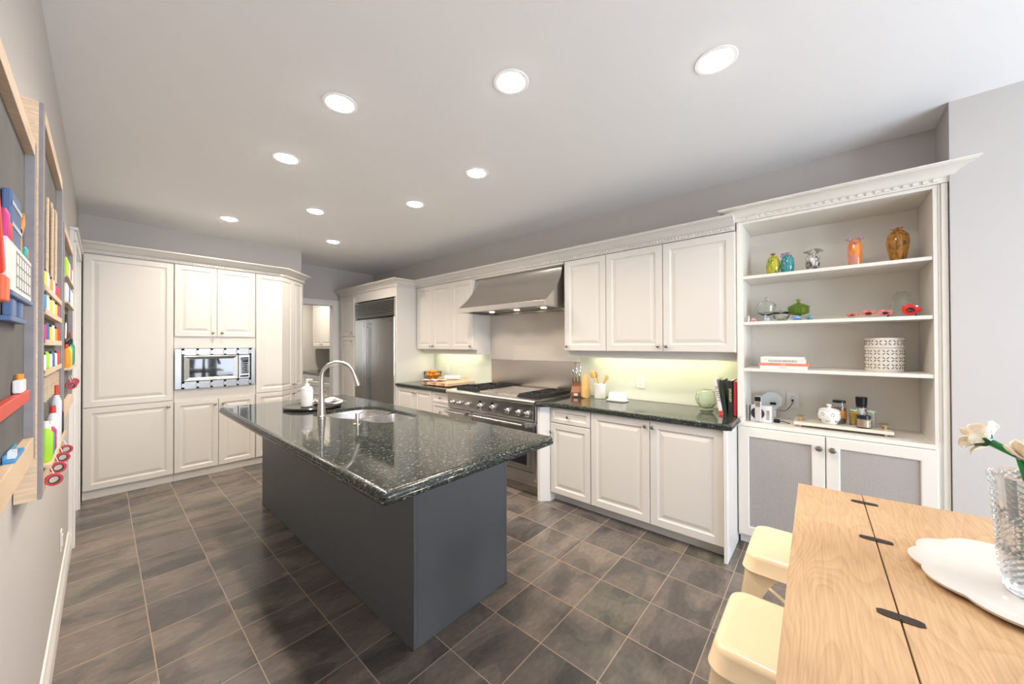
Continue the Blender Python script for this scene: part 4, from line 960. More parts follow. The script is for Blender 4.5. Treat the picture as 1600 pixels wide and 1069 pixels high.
for i in range(7):
    a = PI+.3+(i-3)*.9
    for zc, rr_ in ((.066, .0588), (.030, .053)):
        for q in range(5):
            an = q*2*PI/5+PI/2; s = .0 if q == 5 else .009
            M_ = Matrix.Rotation(a+math.cos(an)*s/rr_+(.45 if zc < .05 else 0), 4, 'Z') @ Matrix.Translation((rr_, 0, zc+math.sin(an)*s))
            xbox(b, M_, -.002, .0012, -.002, .002, -.003, .003, mi=1)
obj('bowl_body', b, [CERAM, HOLE], t, True)
b = NB(); lathe(b, [(.052, .0885), (.053, .092), (.040, .100), (.010, .106), (.007, .112), (.014, .120), (.012, .128), (0, .131)], seg=36, cap=False); obj('lid', b, CERAM, t, True)
def jar(label, x, y, r, h, fill, lidmat, lh=.014, fillh=.75, lab=None, name='jar', lidr=None):
    t = thing(name, label, 'jar', (x, y, ZJ))
    b = NB(); lathe(b, [(0, 0), (r*.92, 0), (r, .004), (r, h*.82), (r*.88, h*.93), (r*.86, h), (r*.80, h), (r*.82, h*.92), (r*.94, h*.81), (r*.94, .006), (0, .005)], seg=32, cap=False); obj('glass_body', b, GLASS, t, True)
    if fill: b = NB(); lathe(b, [(0, .0065), (r*.92, .0065), (r*.92, h*fillh), (0, h*fillh+.001)], seg=28, cap=False); obj('contents', b, fill, t, True)
    lr = lidr or r*.92
    b = NB(); lathe(b, [(lr, h-.006+.0065), (lr, h+lh), (lr*.95, h+lh+.001), (0, h+lh+.001)], seg=32, cap=False); obj('lid', b, lidmat, t, True)
    if lab: b = NB(); lathe(b, [(r+.0006, h*.25), (r+.0006, h*.62)], seg=32, cap=False); obj('label_band', b, lab, t, True)
jar('tall amber jar with black lid behind the white sugar bowl', 3.438, -.080, .037, .135, mottled('amber_beans', [(.20, .06, .01), (.45, .20, .05)], 90, .6), BLACK, lab=simple('orange_label', (.78, .33, .08), .5))
jar('slim jar of yellow mustard with pale green lid on the cream tray', 3.40, -.150, .021, .092, simple('mustard', (.72, .45, .05), .6), simple('pale_green_lid', (.45, .58, .45), .4), .010, .95)
jar('short wide jar of pink salt with black lid at the front of the tray', 3.335, -.192, .036, .060, mottled('pink_salt', [(.70, .42, .25), (.80, .62, .48)], 150, .8), simple('dark_glass_lid', (.02, .02, .03), .15), .018, .9)
jar('clear empty jar with pale green lid at the right of the tray', 3.42, -.232, .024, .090, None, simple('pale_green_lid', (.45, .58, .45), .4), .012)
t = thing('pepper_mill', 'tall spice grinder with black cap and printed label at the back of the tray', 'pepper mill', (3.445, -.188, ZJ))
b = NB(); lathe(b, [(0, 0), (.024, 0), (.026, .004), (.026, .118), (.024, .122), (0, .122)], seg=28, cap=False); obj('glass_body', b, simple('peppercorn_glass', (.05, .03, .025), .2, coat=.5), t, True)
b = NB(); lathe(b, [(.0265, .070), (.0265, .112)], seg=28, cap=False); obj('label_band', b, mottled('printed_label', [(.75, .72, .70), (.78, .75, .72), (.10, .09, .09)], 90, .5), t, True)
b = NB(); lathe(b, [(.024, .1225), (.027, .126), (.029, .178), (.026, .182), (0, .182)], seg=28, cap=False); obj('cap', b, BLACK, t, True)

# ------------------------------------------------------------------ things on the right worktop
Z0 = ZT+.0005
kb = thing('knife_block', 'reddish wooden knife block full of silver-handled knives beside the range', 'knife block', (3.36, 1.905, Z0), .35)
b = NB(); lp = [[(-.06, -.05, 0), (.05, -.05, 0), (.05, .05, 0), (-.06, .05, 0)], [(-.075, -.05, .05), (.05, -.05, .05), (.05, .05, .05), (-.075, .05, .05)], [(-.035, -.05, .10), (.065, -.05, .15), (.065, .05, .15), (-.035, .05, .10)]]
loft(b, lp); obj('block', b, WALNUT, kb, bev=.003)
b = NB(); box(b, -.076, -.0725, -.02, .02, .015, .04); obj('badge', b, simple('pale_label', (.68, .64, .60), .5), kb)
for i in range(3):
    for j in range(3):
        x = -.018+i*.03; y = -.032+j*.032; zz = .112+i*.0145
        b = NB(); q = Vector((-.35, 0, 1)).normalized(); p = Vector((x, y, zz)); ln = .115+.022*((i+j) % 3)
        tube(b, [p+q*.001, p+q*.03, p+q*.034, p+q*ln, p+q*(ln+.012)], [.005, .005, .009, .0085, .006], 10); tube(b, [p+q*(ln+.004)+Vector((0, 0.0001, 0)), p+q*(ln+.02)], [.011, .008], 10)
        k = tag(obj('knife', b, CHROME, None, True), 'silver-handled kitchen knife standing in the reddish knife block', 'knife', 'knives in the block')
        k.location = kb.location; k.rotation_euler = (0, 0, .35)
t = thing('cutting_board', 'rounded yellow bamboo board leaning beside the knife block', 'cutting board', (3.33, 1.785, Z0), -.25)
b = NB(); pl = [(-.07, 0), (.06, 0), (.075, .10), (.06, .19), (.02, .225), (-.02, .215), (-.06, .13), (-.075, .05)]
pl = smoothloop([(x_*.72, z_) for x_, z_ in pl], 4)
A = [b.verts.new((x, -.011+z*.10, z+.008)) for x, z in pl]; B = [b.verts.new((x, .011+z*.10, z+.008)) for x, z in pl]
for i in range(len(pl)): b.faces.new((A[i], A[(i+1) % len(pl)], B[(i+1) % len(pl)], B[i]))
b.faces.new(A); b.faces.new(B); obj('board', b, BAMBOO, t, bev=.002)
t = thing('utensil_crock', 'plain white ceramic utensil crock on the right worktop', 'crock', (3.39, 1.665, Z0))
b = NB(); lathe(b, [(0, 0), (.050, 0), (.054, .004), (.056, .125), (.060, .132), (.060, .142), (.054, .145), (.050, .140), (.049, .01), (0, .008)], seg=40, cap=False); obj('pot', b, CERAM, t, True)
def spoon(label, base, tip, r, name='wooden_spoon', flat=.3):
    b = NB(); A_, B_ = Vector(base), Vector(tip); d = (B_-A_).normalized()
    tube(b, [A_, A_.lerp(B_, .5), A_.lerp(B_, .8)], [.006, .0065, .008], 10)
    M_ = Matrix.Translation(A_.lerp(B_, .88)) @ d.to_track_quat('Z', 'X').to_matrix().to_4x4(); n0 = len(b.verts)
    ell(b, (0, 0, 0), (r, r*flat, r*1.5), 14, 10); b.verts.ensure_lookup_table()
    for v in b.verts[n0:]: v.co = M_ @ v.co
    tag(obj(name, b, BAMBOO, None, True, ang=80), label, 'wooden spoon', 'wooden utensils in the crock')
cx, cy = 3.39, 1.665
spoon('wooden spoon with a big round bowl, leaning left in the white crock', (cx+.01, cy-.015, Z0+.02), (cx-.02, cy+.085, Z0+.262), .028)
spoon('wooden spoon partly hidden behind the big round one in the crock', (cx+.01, cy-.02, Z0+.02), (cx+.03, cy+.065, Z0+.255), .024)
spoon('pale wooden spatula leaning right in the white crock', (cx-.01, cy+.02, Z0+.02), (cx+.0, cy-.085, Z0+.225), .018, 'spatula', .2)
spoon('narrow wooden stirrer leaning right beside the spatula', (cx+.015, cy+.02, Z0+.02), (cx+.03, cy-.065, Z0+.24), .013, 'stirrer', .3)
t = thing('butter_dish', 'lidded white ceramic butter dish on the right worktop', 'butter dish', (3.33, 1.455, Z0), RZ)
b = NB(); loft(b, [[(x, y, 0) for x, y in rrect(-.085, .085, -.05, .05, .02)], [(x, y, .006) for x, y in rrect(-.092, .092, -.057, .057, .02)], [(x, y, .014) for x, y in rrect(-.094, .094, -.059, .059, .02)], [(x, y, .014) for x, y in rrect(-.085, .085, -.05, .05, .02)]]); obj('plate', b, CERAM, t, True)
b = NB(); loft(b, [[(x, y, .0145) for x, y in rrect(-.078, .078, -.044, .044, .015)], [(x, y, .070) for x, y in rrect(-.074, .074, -.040, .040, .015)], [(x, y, .080) for x, y in rrect(-.066, .066, -.033, .033, .012)]]); obj('lid', b, CERAM, t, True)
t = thing('crystal_globe', 'round cut-crystal rose bowl beside the leaning books', 'vase', (3.36, .712, Z0))
b = NB(); lathe(b, [(0, .002), (.045, 0), (.048, .006), (.034, .014), (.050, .028), (.076, .065), (.082, .10), (.074, .135), (.052, .160), (.040, .165), (.036, .160), (.050, .150), (.068, .130), (.075, .10), (.069, .066), (.045, .034), (0, .022)], seg=48, cap=False, wob=lambda a: 1+.03*math.cos(12*a)); obj('glass_bowl', b, simple('cut_crystal', (.92, 1, .86), .18, trans=.8, ior=1.5), t, True, ang=12)
def upbook(label, x, y, w, d, h, cover, tilt, title, tcol, ts, extra=None):
    """spine faces -x; thickness w along y"""
    t = thing('book', label, 'book', (x, y, Z0), group='upright books against the bookcase')
    t.rotation_euler = (tilt, 0, 0)
    b = NB(); box(b, 0, d, 0, .002, 0, h); box(b, 0, d, w-.002, w, 0, h); box(b, 0, .003, .002, w-.002, 0, h); obj('cover', b, cover, t)
    b = NB(); box(b, .003, d-.004, .0021, w-.0021, .003, h-.003); obj('pages', b, PAPER, t)
    if title: text('title', title, ts, tcol, t, (-.0006, w/2, h*.58), (PI/2, PI/2, -PI/2), sx=1.0)
    if extra: b = NB(); box(b, -.0008, .003, .0005, w-.0005, .002, extra[1]); obj('spine_band', b, extra[0], t)
upbook('red book against the bookcase, rightmost of the leaning books', 3.235, .484, .018, .20, .255, simple('crimson_cover', (.55, .02, .04), .45), 0, '', None, .01)
upbook('dark book with pale lettering standing between the red and white ones', 3.235, .5065, .030, .20, .258, simple('black_cover', (.02, .03, .02), .45), -.02, 'JERUSALEM', simple('gold_print', (.80, .72, .40), .5), .020)
upbook('black cookbook leaning behind the white spine of the PLENTY book', 3.24, .545, .022, .20, .262, simple('dark_green_cover', (.02, .04, .025), .45), -.12, '', None, .01)
upbook('white PLENTY cookbook with red foot leaning against the dark books', 3.24, .571, .026, .20, .270, simple('pink_white_cover', (.80, .72, .70), .45), -.17, 'PLENTY', INK, .034, (simple('red_band', (.75, .05, .05), .5), .028))
# ------------------------------------------------------------------ things on the left worktop
BXY = (3.385, 4.375)
t = thing('wire_basket', 'black wire fruit basket on the left worktop', 'basket', (BXY[0], BXY[1], Z0))
b = NB(); tube(b, [(.126*math.cos(a), .126*math.sin(a), .125) for a in [2*PI*i/40 for i in range(40)]], .0028, 6, True)
tube(b, [(.05*math.cos(a), .05*math.sin(a), .004) for a in [2*PI*i/24 for i in range(24)]], .003, 6, True)
for i in range(18):
    a = 2*PI*i/18; pts = [(r*math.cos(a+tw), r*math.sin(a+tw), z) for r, z, tw in ((.05, .004, 0), (.09, .014, .05), (.115, .05, .1), (.124, .09, .15), (.127, .125, .18), (.130, .140, .26), (.128, .125, .36))]
    tube(b, pts, .0022, 5)
obj('wire_frame', b, IRON, t, True)
OR = simple('orange_peel', (.88, .30, .02), .45, bump=.3, bscale=220, noise=.12, nscale=14)
first = None
spots = [(-.032, -.032, .037), (.032, -.032, .037), (-.032, .032, .037), (.032, .032, .037)]+[(.078*math.cos(2*PI*i/7+.2), .078*math.sin(2*PI*i/7+.2), .088) for i in range(7)]+[(.039*math.cos(2*PI*i/3), .039*math.sin(2*PI*i/3), .132) for i in range(3)]
for i, (x, y, z) in enumerate(spots):
    if first is None:
        b = NB(); ell(b, (0, 0, 0), (.0305, .0305, .029), 18, 12); first = tag(obj('orange', b, OR, None, True, ang=80), 'orange piled in the black wire fruit basket', 'fruit', 'oranges in the wire basket'); o = first
    else: o = first.copy(); C.objects.link(o)
    o.location = (BXY[0]+x, BXY[1]+y, Z0+z)
    o.rotation_euler = (random.random(), random.random(), random.random())
t = thing('chopping_board', 'thick striped wooden chopping board on the left worktop', 'chopping board', (3.215, 3.80, Z0), .05)
b = NB(); k = 9
for i in range(k): box(b, -.24, .24, -.26+.52*i/k, -.26+.52*(i+1)/k, .010, .045, mi=i % 3)
obj('board', b, [PINE, oak('red_oak_stripe', (.52, .24, .13), (.4, .16, .08), 3), oak('tan_stripe', (.70, .46, .28), (.55, .32, .17), 3)], t)
for x in (-.16, .16):
    for y in (-.2, .2): b = NB(); lathe(b, [(.012, 0), (.012, .010)], c=(x, y, 0), seg=12); obj('foot', b, BLACK, t)
t = thing('rolling_pin', 'white marble rolling pin with wooden handles on the chopping board', 'rolling pin', (3.34, 3.86, Z0+.0765), .71)
b = NB(); lathe(b, [(.026, -.11), (.031, -.105), (.031, .105), (.026, .11)], axis='y', seg=24); obj('roller', b, simple('white_marble', (.82, .78, .76), .25, noise=.1, nscale=20), t, True)
for s in (-1, 1): b = NB(); lathe(b, [(.008, s*.111), (.009, s*.13), (.014, s*.16), (.013, s*.19), (.004, s*.20)], axis='y', seg=16); obj('handle', b, BAMBOO, t, True)
b = NB(); nx, ny = 22, 14
g = [[b.verts.new(((i/nx-.5)*.30+.01*math.sin(j*.9), (j/ny-.5)*.13, .004+.012*abs(math.sin(j*.8+i*.25))+.008*abs(math.sin(i*.5)))) for j in range(ny+1)] for i in range(nx+1)]
for i in range(nx):
    for j in range(ny): b.faces.new((g[i][j], g[i+1][j], g[i+1][j+1], g[i][j+1])).material_index = 1 if (i//2+j//2) % 4 == 0 else 0
o = obj('tea_towel', b, [simple('white_cotton', (.76, .75, .73), .9), simple('charcoal_check', (.08, .08, .09), .9)], None, True, ang=80); md = o.modifiers.new('thick', 'SOLIDIFY'); md.thickness = .003
o.location = (3.08, 3.93, Z0+.048); o.rotation_euler = (0, 0, -.75); tag(o, 'folded white tea towel with dark checks on the corner of the chopping board', 'towel')

# ------------------------------------------------------------------ pantry furniture
t = thing('pantry_cabinet', 'pale pantry base cabinet with drawers seen through the doorway', 'base cabinet', (2.86, 8.29, 0), RZ)
b = NB(); box(b, 0, 1.74, 0, .66, .09, .878); box(b, 0, 1.74, .05, .66, .002, .09); obj('body', b, PAINT, t)
for i in range(3):
    if i < 1:
        door('door', t, .285, .77, .003+i*.58, .095, fr=.045); door('door', t, .285, .77, .293, .095, fr=.045)
    else:
        for z0, h in ((.72, .145), (.50, .21), (.29, .20), (.095, .185)): door('drawer', t, .574, h, .003+i*.58, z0, fr=.03, flat=True, knob=(.287, h/2))
b = NB(); box(b, 2.835, 3.79 if False else XW-.004, 6.545, 8.296, .88, .92); tag(obj('pantry_worktop', b, GRAN, None, bev=.006), 'dark worktop on the pantry base cabinet beyond the doorway', 'worktop')
t = thing('pantry_wall_cabinet', 'cream wall cabinet with two doors in the pantry beyond the doorway', 'wall cabinet', (3.10, 8.13, 0), RZ)
b = NB(); box(b, 0, .95, 0, XW-3.104, 1.42, 2.30); box(b, -.01, .96, -.03, XW-3.104, 2.30, 2.34); box(b, 0, .95, -.01, .01, 1.385, 1.42); obj('body', b, PAINT, t)
door('door', t, .470, .87, .003, 1.425, fr=.05, knob=(.44, .045)); door('door', t, .470, .87, .477, 1.425, fr=.05, knob=(.03, .045))
t = thing('pantry_faucet', 'small dark curved faucet on the pantry worktop', 'faucet', (3.25, 7.30, .9205))
b = NB(); tube(b, [(0, 0, 0), (0, 0, .30), (-.03, 0, .36), (-.09, .02, .385), (-.15, .04, .37), (-.17, .05, .34)], [.014, .012, .011, .010, .010, .012], 10); obj('spout', b, STEELD, t, True)

# ------------------------------------------------------------------ chalkboards on the left wall
def board(label, y0, y1, z0, z1, d0, fw, shelf=True, side=None):
    """frame from wall x=0 out to d0"""
    t = thing('chalkboard', label, 'chalkboard', (.002, y0, z0))
    w, h = y1-y0, z1-z0
    b = NB(); box(b, 0, .030, fw, w-fw, fw, h-fw); obj('slate_panel', b, CHALK, t)
    for nm, a in (('frame_side', (0, d0, 0, fw, 0, h)), ('frame_side', (0, d0, w-fw, w, 0, h)), ('frame_rail', (0, d0, fw, w-fw, h-fw, h)), ('frame_rail', (0, d0+.0, fw, w-fw, 0, fw*1.6))):
        b = NB(); box(b, *a); obj(nm, b, [PINE if nm == 'frame_rail' else WEATH], t, bev=.001)
    b = NB(); box(b, -.0, d0-.008, -.004, -.0005, .0, h) if side else box(b, 0, d0-.01, -.002, -.0005, 0, h); obj('side_board', b, PINE, t)
    return t
board('nearest framed chalkboard on the left wall, with red and blue holders', .55, 1.50, 1.175, 1.96, .045, .035)
board('tall middle chalkboard on the left wall, crowded with markers and sticks', 1.64, 2.40, 1.03, 2.135, .046, .04, side=True)
board('farthest framed chalkboard on the left wall, next to the door casing', 2.50, 3.22, 1.13, 2.0, .045, .035)
def wallitem(name, label, cat, group=None, loc=(0, 0, 0)): return thing(name, label, cat, loc, 0, group)
# board 1 items: x from .021 outwards
t = wallitem('paper_box', 'white wall box printed with a grid on the nearest chalkboard', 'box', loc=(.033, 1.06, 1.558))
b = NB(); box(b, 0, .016, 0, .32, 0, .088); obj('box_body', b, PAPER, t, bev=.001)
b = NB()
for i in range(7): box(b, .0161, .0167, .10+i*.034, .103+i*.034, .008, .080)
for i in range(4): box(b, .0161, .0167, .10, .307, .010+i*.022, .0125+i*.022)
obj('printed_grid', b, simple('grey_lines', (.35, .33, .32), .6), t)
b = NB(); box(b, .0, .018, .04, .33, -.010, -.0005); box(b, .0, .012, .10, .15, -.045, -.010); box(b, .0, .012, .20, .25, -.045, -.010); box(b, .0, .014, .07, .27, -.055, -.045); obj('bracket', b, BLUE, t, bev=.002)
t = wallitem('wall_clamp', 'long red plastic strap with a square foot on the nearest chalkboard', 'clamp', loc=(.033, .985, 1.575))
b = NB(); xbox(b, Matrix.Translation((0, .045, .0)) @ Matrix.Rotation(.45, 4, 'X'), 0, .016, -.0, .024, .0, .30); obj('strap', b, RED, t, bev=.004)
b = NB(); box(b, 0.0, .020, .025, .068, -.045, -.001); obj('foot_block', b, simple('orange_red_plastic', (.80, .15, .05), .4), t, bev=.004)
t = wallitem('pencil_case', 'upright blue and silver case on the nearest chalkboard', 'case', loc=(.033, 1.15, 1.648))
b = NB(); box(b, 0, .012, 0, .115, .0, .105); obj('case_body', b, BLUE, t, bev=.003)
for z_ in (.035, .075): b = NB(); box(b, .0122, .0132, .0, .115, z_, z_+.008); obj('band', b, simple('silver_band', (.6, .62, .68), .4), t)
t = wallitem('wooden_ruler', 'bent orange wooden ruler standing behind the white box', 'ruler', loc=(.034, 1.29, 1.648))
b = NB(); box(b, 0, .008, 0, .025, 0, .06); xbox(b, Matrix.Translation((0, 0, .058)) @ Matrix.Rotation(-.9, 4, 'X'), 0, .008, 0, .025, 0, .075); obj('stick', b, ORANGE, t)
for i, (y, m_, h_, s) in enumerate(((1.10, PINK, .055, 'magenta'), (1.125, RED, .04, 'red'), (1.345, TEALP, .03, 'teal'), (1.365, RED, .03, 'short red'))):
    b = NB(); lathe(b, [(.007, 0), (.007, h_*.8), (.003, h_), (0, h_)], seg=10, cap=True); o = tag(obj('marker', b, m_, None, True), s+' marker standing in the white grid box on the nearest chalkboard', 'marker', 'markers on the nearest chalkboard'); o.location = (.041, y, 1.6475)
b = NB(); xbox(b, Matrix.Translation((.033, .70, 1.328)), 0, .013, 0, .70, 0, .026); tag(obj('red_rail', b, RED, None, bev=.002), 'long red plastic ruler rail across the nearest chalkboard', 'rail')
t = wallitem('eraser', 'small white and blue eraser bottle on the red rail', 'bottle', loc=(.033, 1.28, 1.353))
b = NB(); box(b, 0, .013, 0, .065, .002, .030); obj('bottle_body', b, WHITE, t, bev=.003); b = NB(); lathe(b, [(.006, .0305), (.006, .042), (0, .043)], c=(.0065, .035, 0), seg=10); obj('cap', b, ORANGE, t)
t = wallitem('chalk_holder', 'small blue chalk holder low on the nearest chalkboard', 'holder', loc=(.033, 1.17, 1.228))
b = NB(); box(b, 0, .014, 0, .14, 0, .008); box(b, 0, .004, 0, .14, .008, .018); obj('ledge', b, SKY, t, bev=.001); b = NB(); box(b, .004, .013, .02, .05, .0085, .022); obj('chalk', b, WHITE, t)
# board 2 items
for i, (y, h_) in enumerate(((1.80, .36), (1.86, .30), (1.93, .27), (2.03, .31), (2.10, .34), (2.17, .33), (2.25, .35))):
    b = NB(); xbox(b, Matrix.Rotation((-1)**i*.04, 4, 'X'), 0, .006, -.012, .012, 0, h_); o = tag(obj('wooden_stick', b, PINE, None, bev=.002), 'pale wooden stick standing at the top of the middle chalkboard', 'stick', 'wooden sticks on the middle chalkboard'); o.location = (.033+.005*(i % 2), y, 1.63)
rowm = [[YEL, PAPER, ORANGE, PAPER, PINK, RED], [SKY, PAPER, YEL, PAPER, YEL, PINK], [PINK, BLUE, YEL, PAPER, ORANGE, RED], [PAPER, LIME, PAPER, BLUE, PAPER, RED]]
cn = ['top', 'second', 'third', 'lowest']
cname = {YEL.name: 'yellow', PAPER.name: 'white', ORANGE.name: 'orange', PINK.name: 'magenta', RED.name: 'red', SKY.name: 'sky blue', BLUE.name: 'dark blue', LIME.name: 'lime green'}
for r_ in range(4):
    z = 1.60-.085*r_+.0
    z = (1.625, 1.555, 1.465, 1.375)[r_]
    b = NB(); box(b, .033, .050, 1.70, 2.32, z-.007, z); box(b, .048, .050, 1.70, 2.32, z, z+.010); tag(obj('marker_ledge', b, PINE), 'narrow pale wooden ledge, %s of the rows on the middle chalkboard' % cn[r_], 'ledge')
    for i, mm in enumerate(rowm[r_]):
        y = 1.75+i*.10
        t = wallitem('paint_marker', '%s paint marker, %s ledge of the middle chalkboard, %s from its near end' % (cname[mm.name], cn[r_], ['first', 'second', 'third', 'fourth', 'fifth', 'sixth'][i]), 'marker', 'paint markers on the middle chalkboard', (.0405, y, z+.0005))
        b = NB(); lathe(b, [(0, 0), (.007, 0), (.007, .050), (.005, .054)], seg=12, cap=False); obj('barrel', b, mm, t, True)
        b = NB(); lathe(b, [(.006, .0542), (.005, .062), (0, .063)], seg=12, cap=False); obj('cap', b, BLACK if i % 2 == 0 else mm, t, True)
for i in range(8):
    b = NB(); box(b, 0, .012, 0, .008, 0, .07); box(b, .0, .012, .010, .018, .0, .07); box(b, .003, .009, .006, .012, .03, .04); o = tag(obj('clothes_peg', b, PINE), 'wooden clothes peg hanging below the ledges of the middle chalkboard', 'peg', 'wooden pegs on the middle chalkboard'); o.location = (.034, 1.78+i*.066, 1.285)
def bottle(label, y, z, r, h, m1, m2, x=.040, squeeze=.6):
    t = wallitem('paint_bottle', label, 'bottle', 'craft bottles on the chalkboards', (.0475, y, z))
    b = NB(); lathe(b, [(0, 0), (r*.7, 0), (r, h*.1), (r, h*.7), (r*.5, h*.82)], seg=18, cap=False); obj('bottle_body', b, m1, t, True)
    b = NB(); lathe(b, [(r*.5, h*.822), (r*.45, h), (0, h)], seg=14, cap=False); obj('cap', b, m2, t, True)
b = NB(); box(b, .033, .062, 1.69, 2.34, 1.105, 1.112); tag(obj('bottle_shelf', b, PINE), 'wooden bottle shelf at the foot of the middle chalkboard', 'ledge')
bottle('lime green glue bottle with white cap on the middle chalkboard', 1.74, 1.1125, .014, .12, LIME, WHITE)
bottle('teal and white paint bottle beside the lime green one', 1.81, 1.1125, .013, .10, TEALP, WHITE)
bottle('magenta paint bottle on the foot shelf of the middle chalkboard', 1.89, 1.1125, .013, .10, PINK, WHITE)
bottle('white glue bottle with red cap on the foot shelf', 1.98, 1.1125, .014, .14, WHITE, RED)
bottle('tall white bottle with red cap at the far end of the foot shelf', 2.11, 1.1125, .013, .20, simple('pale_blue_white', (.7, .76, .82), .4), RED)
bottle('black ink bottle with red cap on the foot shelf', 2.23, 1.1125, .013, .12, simple('dark_ink', (.05, .04, .05), .3), RED)
def tape(label, y, z, mat, x=.064, grp='tape rolls hanging from the chalkboards'):
    t = wallitem('tape_roll', label, 'tape roll', grp, (x, y, z)); t.rotation_euler = (0, 0, .25); t.scale = (.88, .88, .88)
    b = NB(); lathe(b, [(.0135, -.006), (.020, -.006), (.020, .006), (.0135, .006), (.0135, -.006)], axis='y', seg=24, cap=False); obj('tape', b, mat, t, True)
    b = NB(); lathe(b, [(.011, -.0065), (.0133, -.0065), (.0133, .0065), (.011, .0065), (.011, -.0065)], axis='y', seg=24, cap=False); obj('core', b, BLACK, t, True)
    b = NB(); tube(b, [(0, 0, .0205), (-.004, 0, .035), (-.008, 0, .045)], .0015, 6); obj('string', b, WHITE, t)
CRIM = colm('crimson_tape', (.55, .04, .06))
for i, (y, z, s) in enumerate(((1.72, 1.060, 'nearest'), (1.88, 1.060, 'second'), (2.08, 1.052, 'third'), (2.27, 1.045, 'farthest'))):
    tape('red tape roll hanging under the middle chalkboard, %s of the four' % s, y, z, CRIM)
# board 3 items
for r_, z in enumerate((1.78, 1.66)):
    b = NB(); box(b, .033, .055, 2.60, 3.15, z-.008, z); tag(obj('marker_ledge', b, PINE), '%s pale ledge on the farthest chalkboard' % ('upper', 'lower')[r_], 'ledge')
    for i, mm in enumerate(([LIME, PAPER, RED, PAPER], [PAPER, BLUE, PAPER, PAPER])[r_]):
        b = NB(); lathe(b, [(0, 0), (.010, 0), (.010, .07), (.004, .09), (0, .09)], seg=12, cap=False); o = tag(obj('brush', b, mm, None, True), '%s brush on the %s ledge of the farthest chalkboard, number %s along' % (cname[mm.name], ('upper', 'lower')[r_], ['one', 'two', 'three', 'four'][i]), 'brush', 'brushes on the farthest chalkboard'); o.location = (.044, 2.66+i*.12, z+.0005)
t = wallitem('scissors', 'open grey scissors hanging on the farthest chalkboard', 'scissors', loc=(.039, 2.80, 1.56))
b = NB(); tube(b, [(0, -.03, -.07), (0, .015, .05)], .005, 6); tube(b, [(0.004, .03, -.07), (.004, -.015, .05)], .005, 6); obj('blades', b, STEELD, t, True)
for y in (-.03, .03): b = NB(); tube(b, [(0, y+.014*math.cos(a), -.088+.018*math.sin(a)) for a in [2*PI*i/16 for i in range(16)]], .004, 6, True); obj('finger_loop', b, BLACK, t, True)
b = NB(); box(b, .033, .062, 2.58, 3.16, 1.345, 1.353); tag(obj('bottle_shelf', b, PINE), 'wooden shelf low on the farthest chalkboard', 'ledge')
for i, (mm, s) in enumerate(((ORANGE, 'orange'), (YEL, 'yellow'), (TEALP, 'teal'), (simple('forest_green', (.04, .22, .10), .4), 'forest green'))):
    bottle('%s paint bottle on the low shelf of the farthest chalkboard' % s, 2.66+i*.13, 1.3535, .013, .11+.01*i, mm, RED if i == 0 else BLACK)
b = NB(); box(b, .021, .05, 2.62, 2.78, 1.50, 1.52) if False else box(b, .033, .05, 2.95, 3.12, 1.50, 1.525); tag(obj('wooden_block', b, simple('dark_red_wood', (.30, .06, .05), .5), None, bev=.002), 'small dark red wooden block on the farthest chalkboard', 'block')
for i, (y, s) in enumerate(((2.66, 'nearest'), (2.80, 'middle'), (2.94, 'farthest'))): tape('red tape roll hanging below the shelf of the farthest chalkboard, %s of three' % s, y, 1.27, CRIM, .062)

# ------------------------------------------------------------------ table, plate, vase
TZ = .90
tb = thing('dining_table', 'counter-height oak drop-leaf table with dark iron hinges', 'table', (1.98, .078, 0), math.radians(.8))
tb.rotation_euler = (0, 0, math.radians(.8))
b = NB(); box(b, -1.75, 0, -.180, 0, TZ-.024, TZ); lf = obj('drop_leaf', b, OAK, tb, bev=.0015)
b = NB(); prism(b, [(-1.75, -.183), (-1.75, -.86), (.045, -.86), (.004, -.183)], TZ-.024, TZ); mt = obj('tabletop', b, OAK, tb, bev=.0015)
for x in (-.085, -.39, -.765, -1.25):
    b = NB(); pl = [(-.010, -.030), (-.013, -.02), (-.013, .02), (-.010, .030), (-.005, .036), (.005, .036), (.010, .030), (.013, .02), (.013, -.02), (.010, -.030), (.005, -.036), (-.005, -.036)]
    prism(b, [(p[0]*1.0, p[1]*1.0) for p in [(-.007, -.034), (-.0115, -.027), (-.013, -.014), (-.013, .014), (-.0115, .027), (-.007, .034), (.007, .034), (.0115, .027), (.013, .014), (.013, -.014), (.0115, -.027), (.007, -.034)]], 0, .0012)
    for yy in (-.026, -.012, .012, .026): lathe(b, [(.0028, .0012), (.002, .0018), (0, .0019)], c=(0, yy, 0), seg=8)
    tube(b, [(-.009, 0, .001), (.009, 0, .001)], .0022, 8)
    o = obj('hinge', b, simple('dark_iron', (.07, .055, .045), .5, .6), tb); o.location = (x, -.1815, TZ+.0003)
b = NB(); box(b, -1.60, -.15, -.78, -.30, TZ-.10, TZ-.0245)
obj('apron', b, OAK, tb)
for x in (-1.60, -.20):
    for y in (-.78, -.35): b = NB(); box(b, x, x+.05, y, y+.05, .001, TZ-.10); obj('leg', b, OAK, tb, bev=.002)
TZt = TZ+.0005
pl_ = thing('serving_plate', 'white scalloped marble plate under the crystal vase on the oak table', 'plate', (1.508, -.387, TZt))
def scal(a): return 1+.035*abs(math.cos(5*a))**.7*1.0-.0
b = NB(); lathe(b, [(0, 0), (.150, 0), (.196, .004), (.212, .012), (.214, .018), (.205, .0195), (.180, .015), (.165, .0115), (0, .011)], seg=160, cap=False, wob=lambda a: 1+.06*abs(math.cos(6*a+.4))**.8); obj('marble_disc', b, simple('white_cream_marble', (.70, .675, .63), .3, noise=.10, nscale=5, coat=.3), pl_, True, ang=60)
VX, VY = 1.475, -.350
vs = thing('crystal_vase', 'tall cut-crystal vase standing on the scalloped marble plate', 'vase', (VX, VY, TZt+.0118))
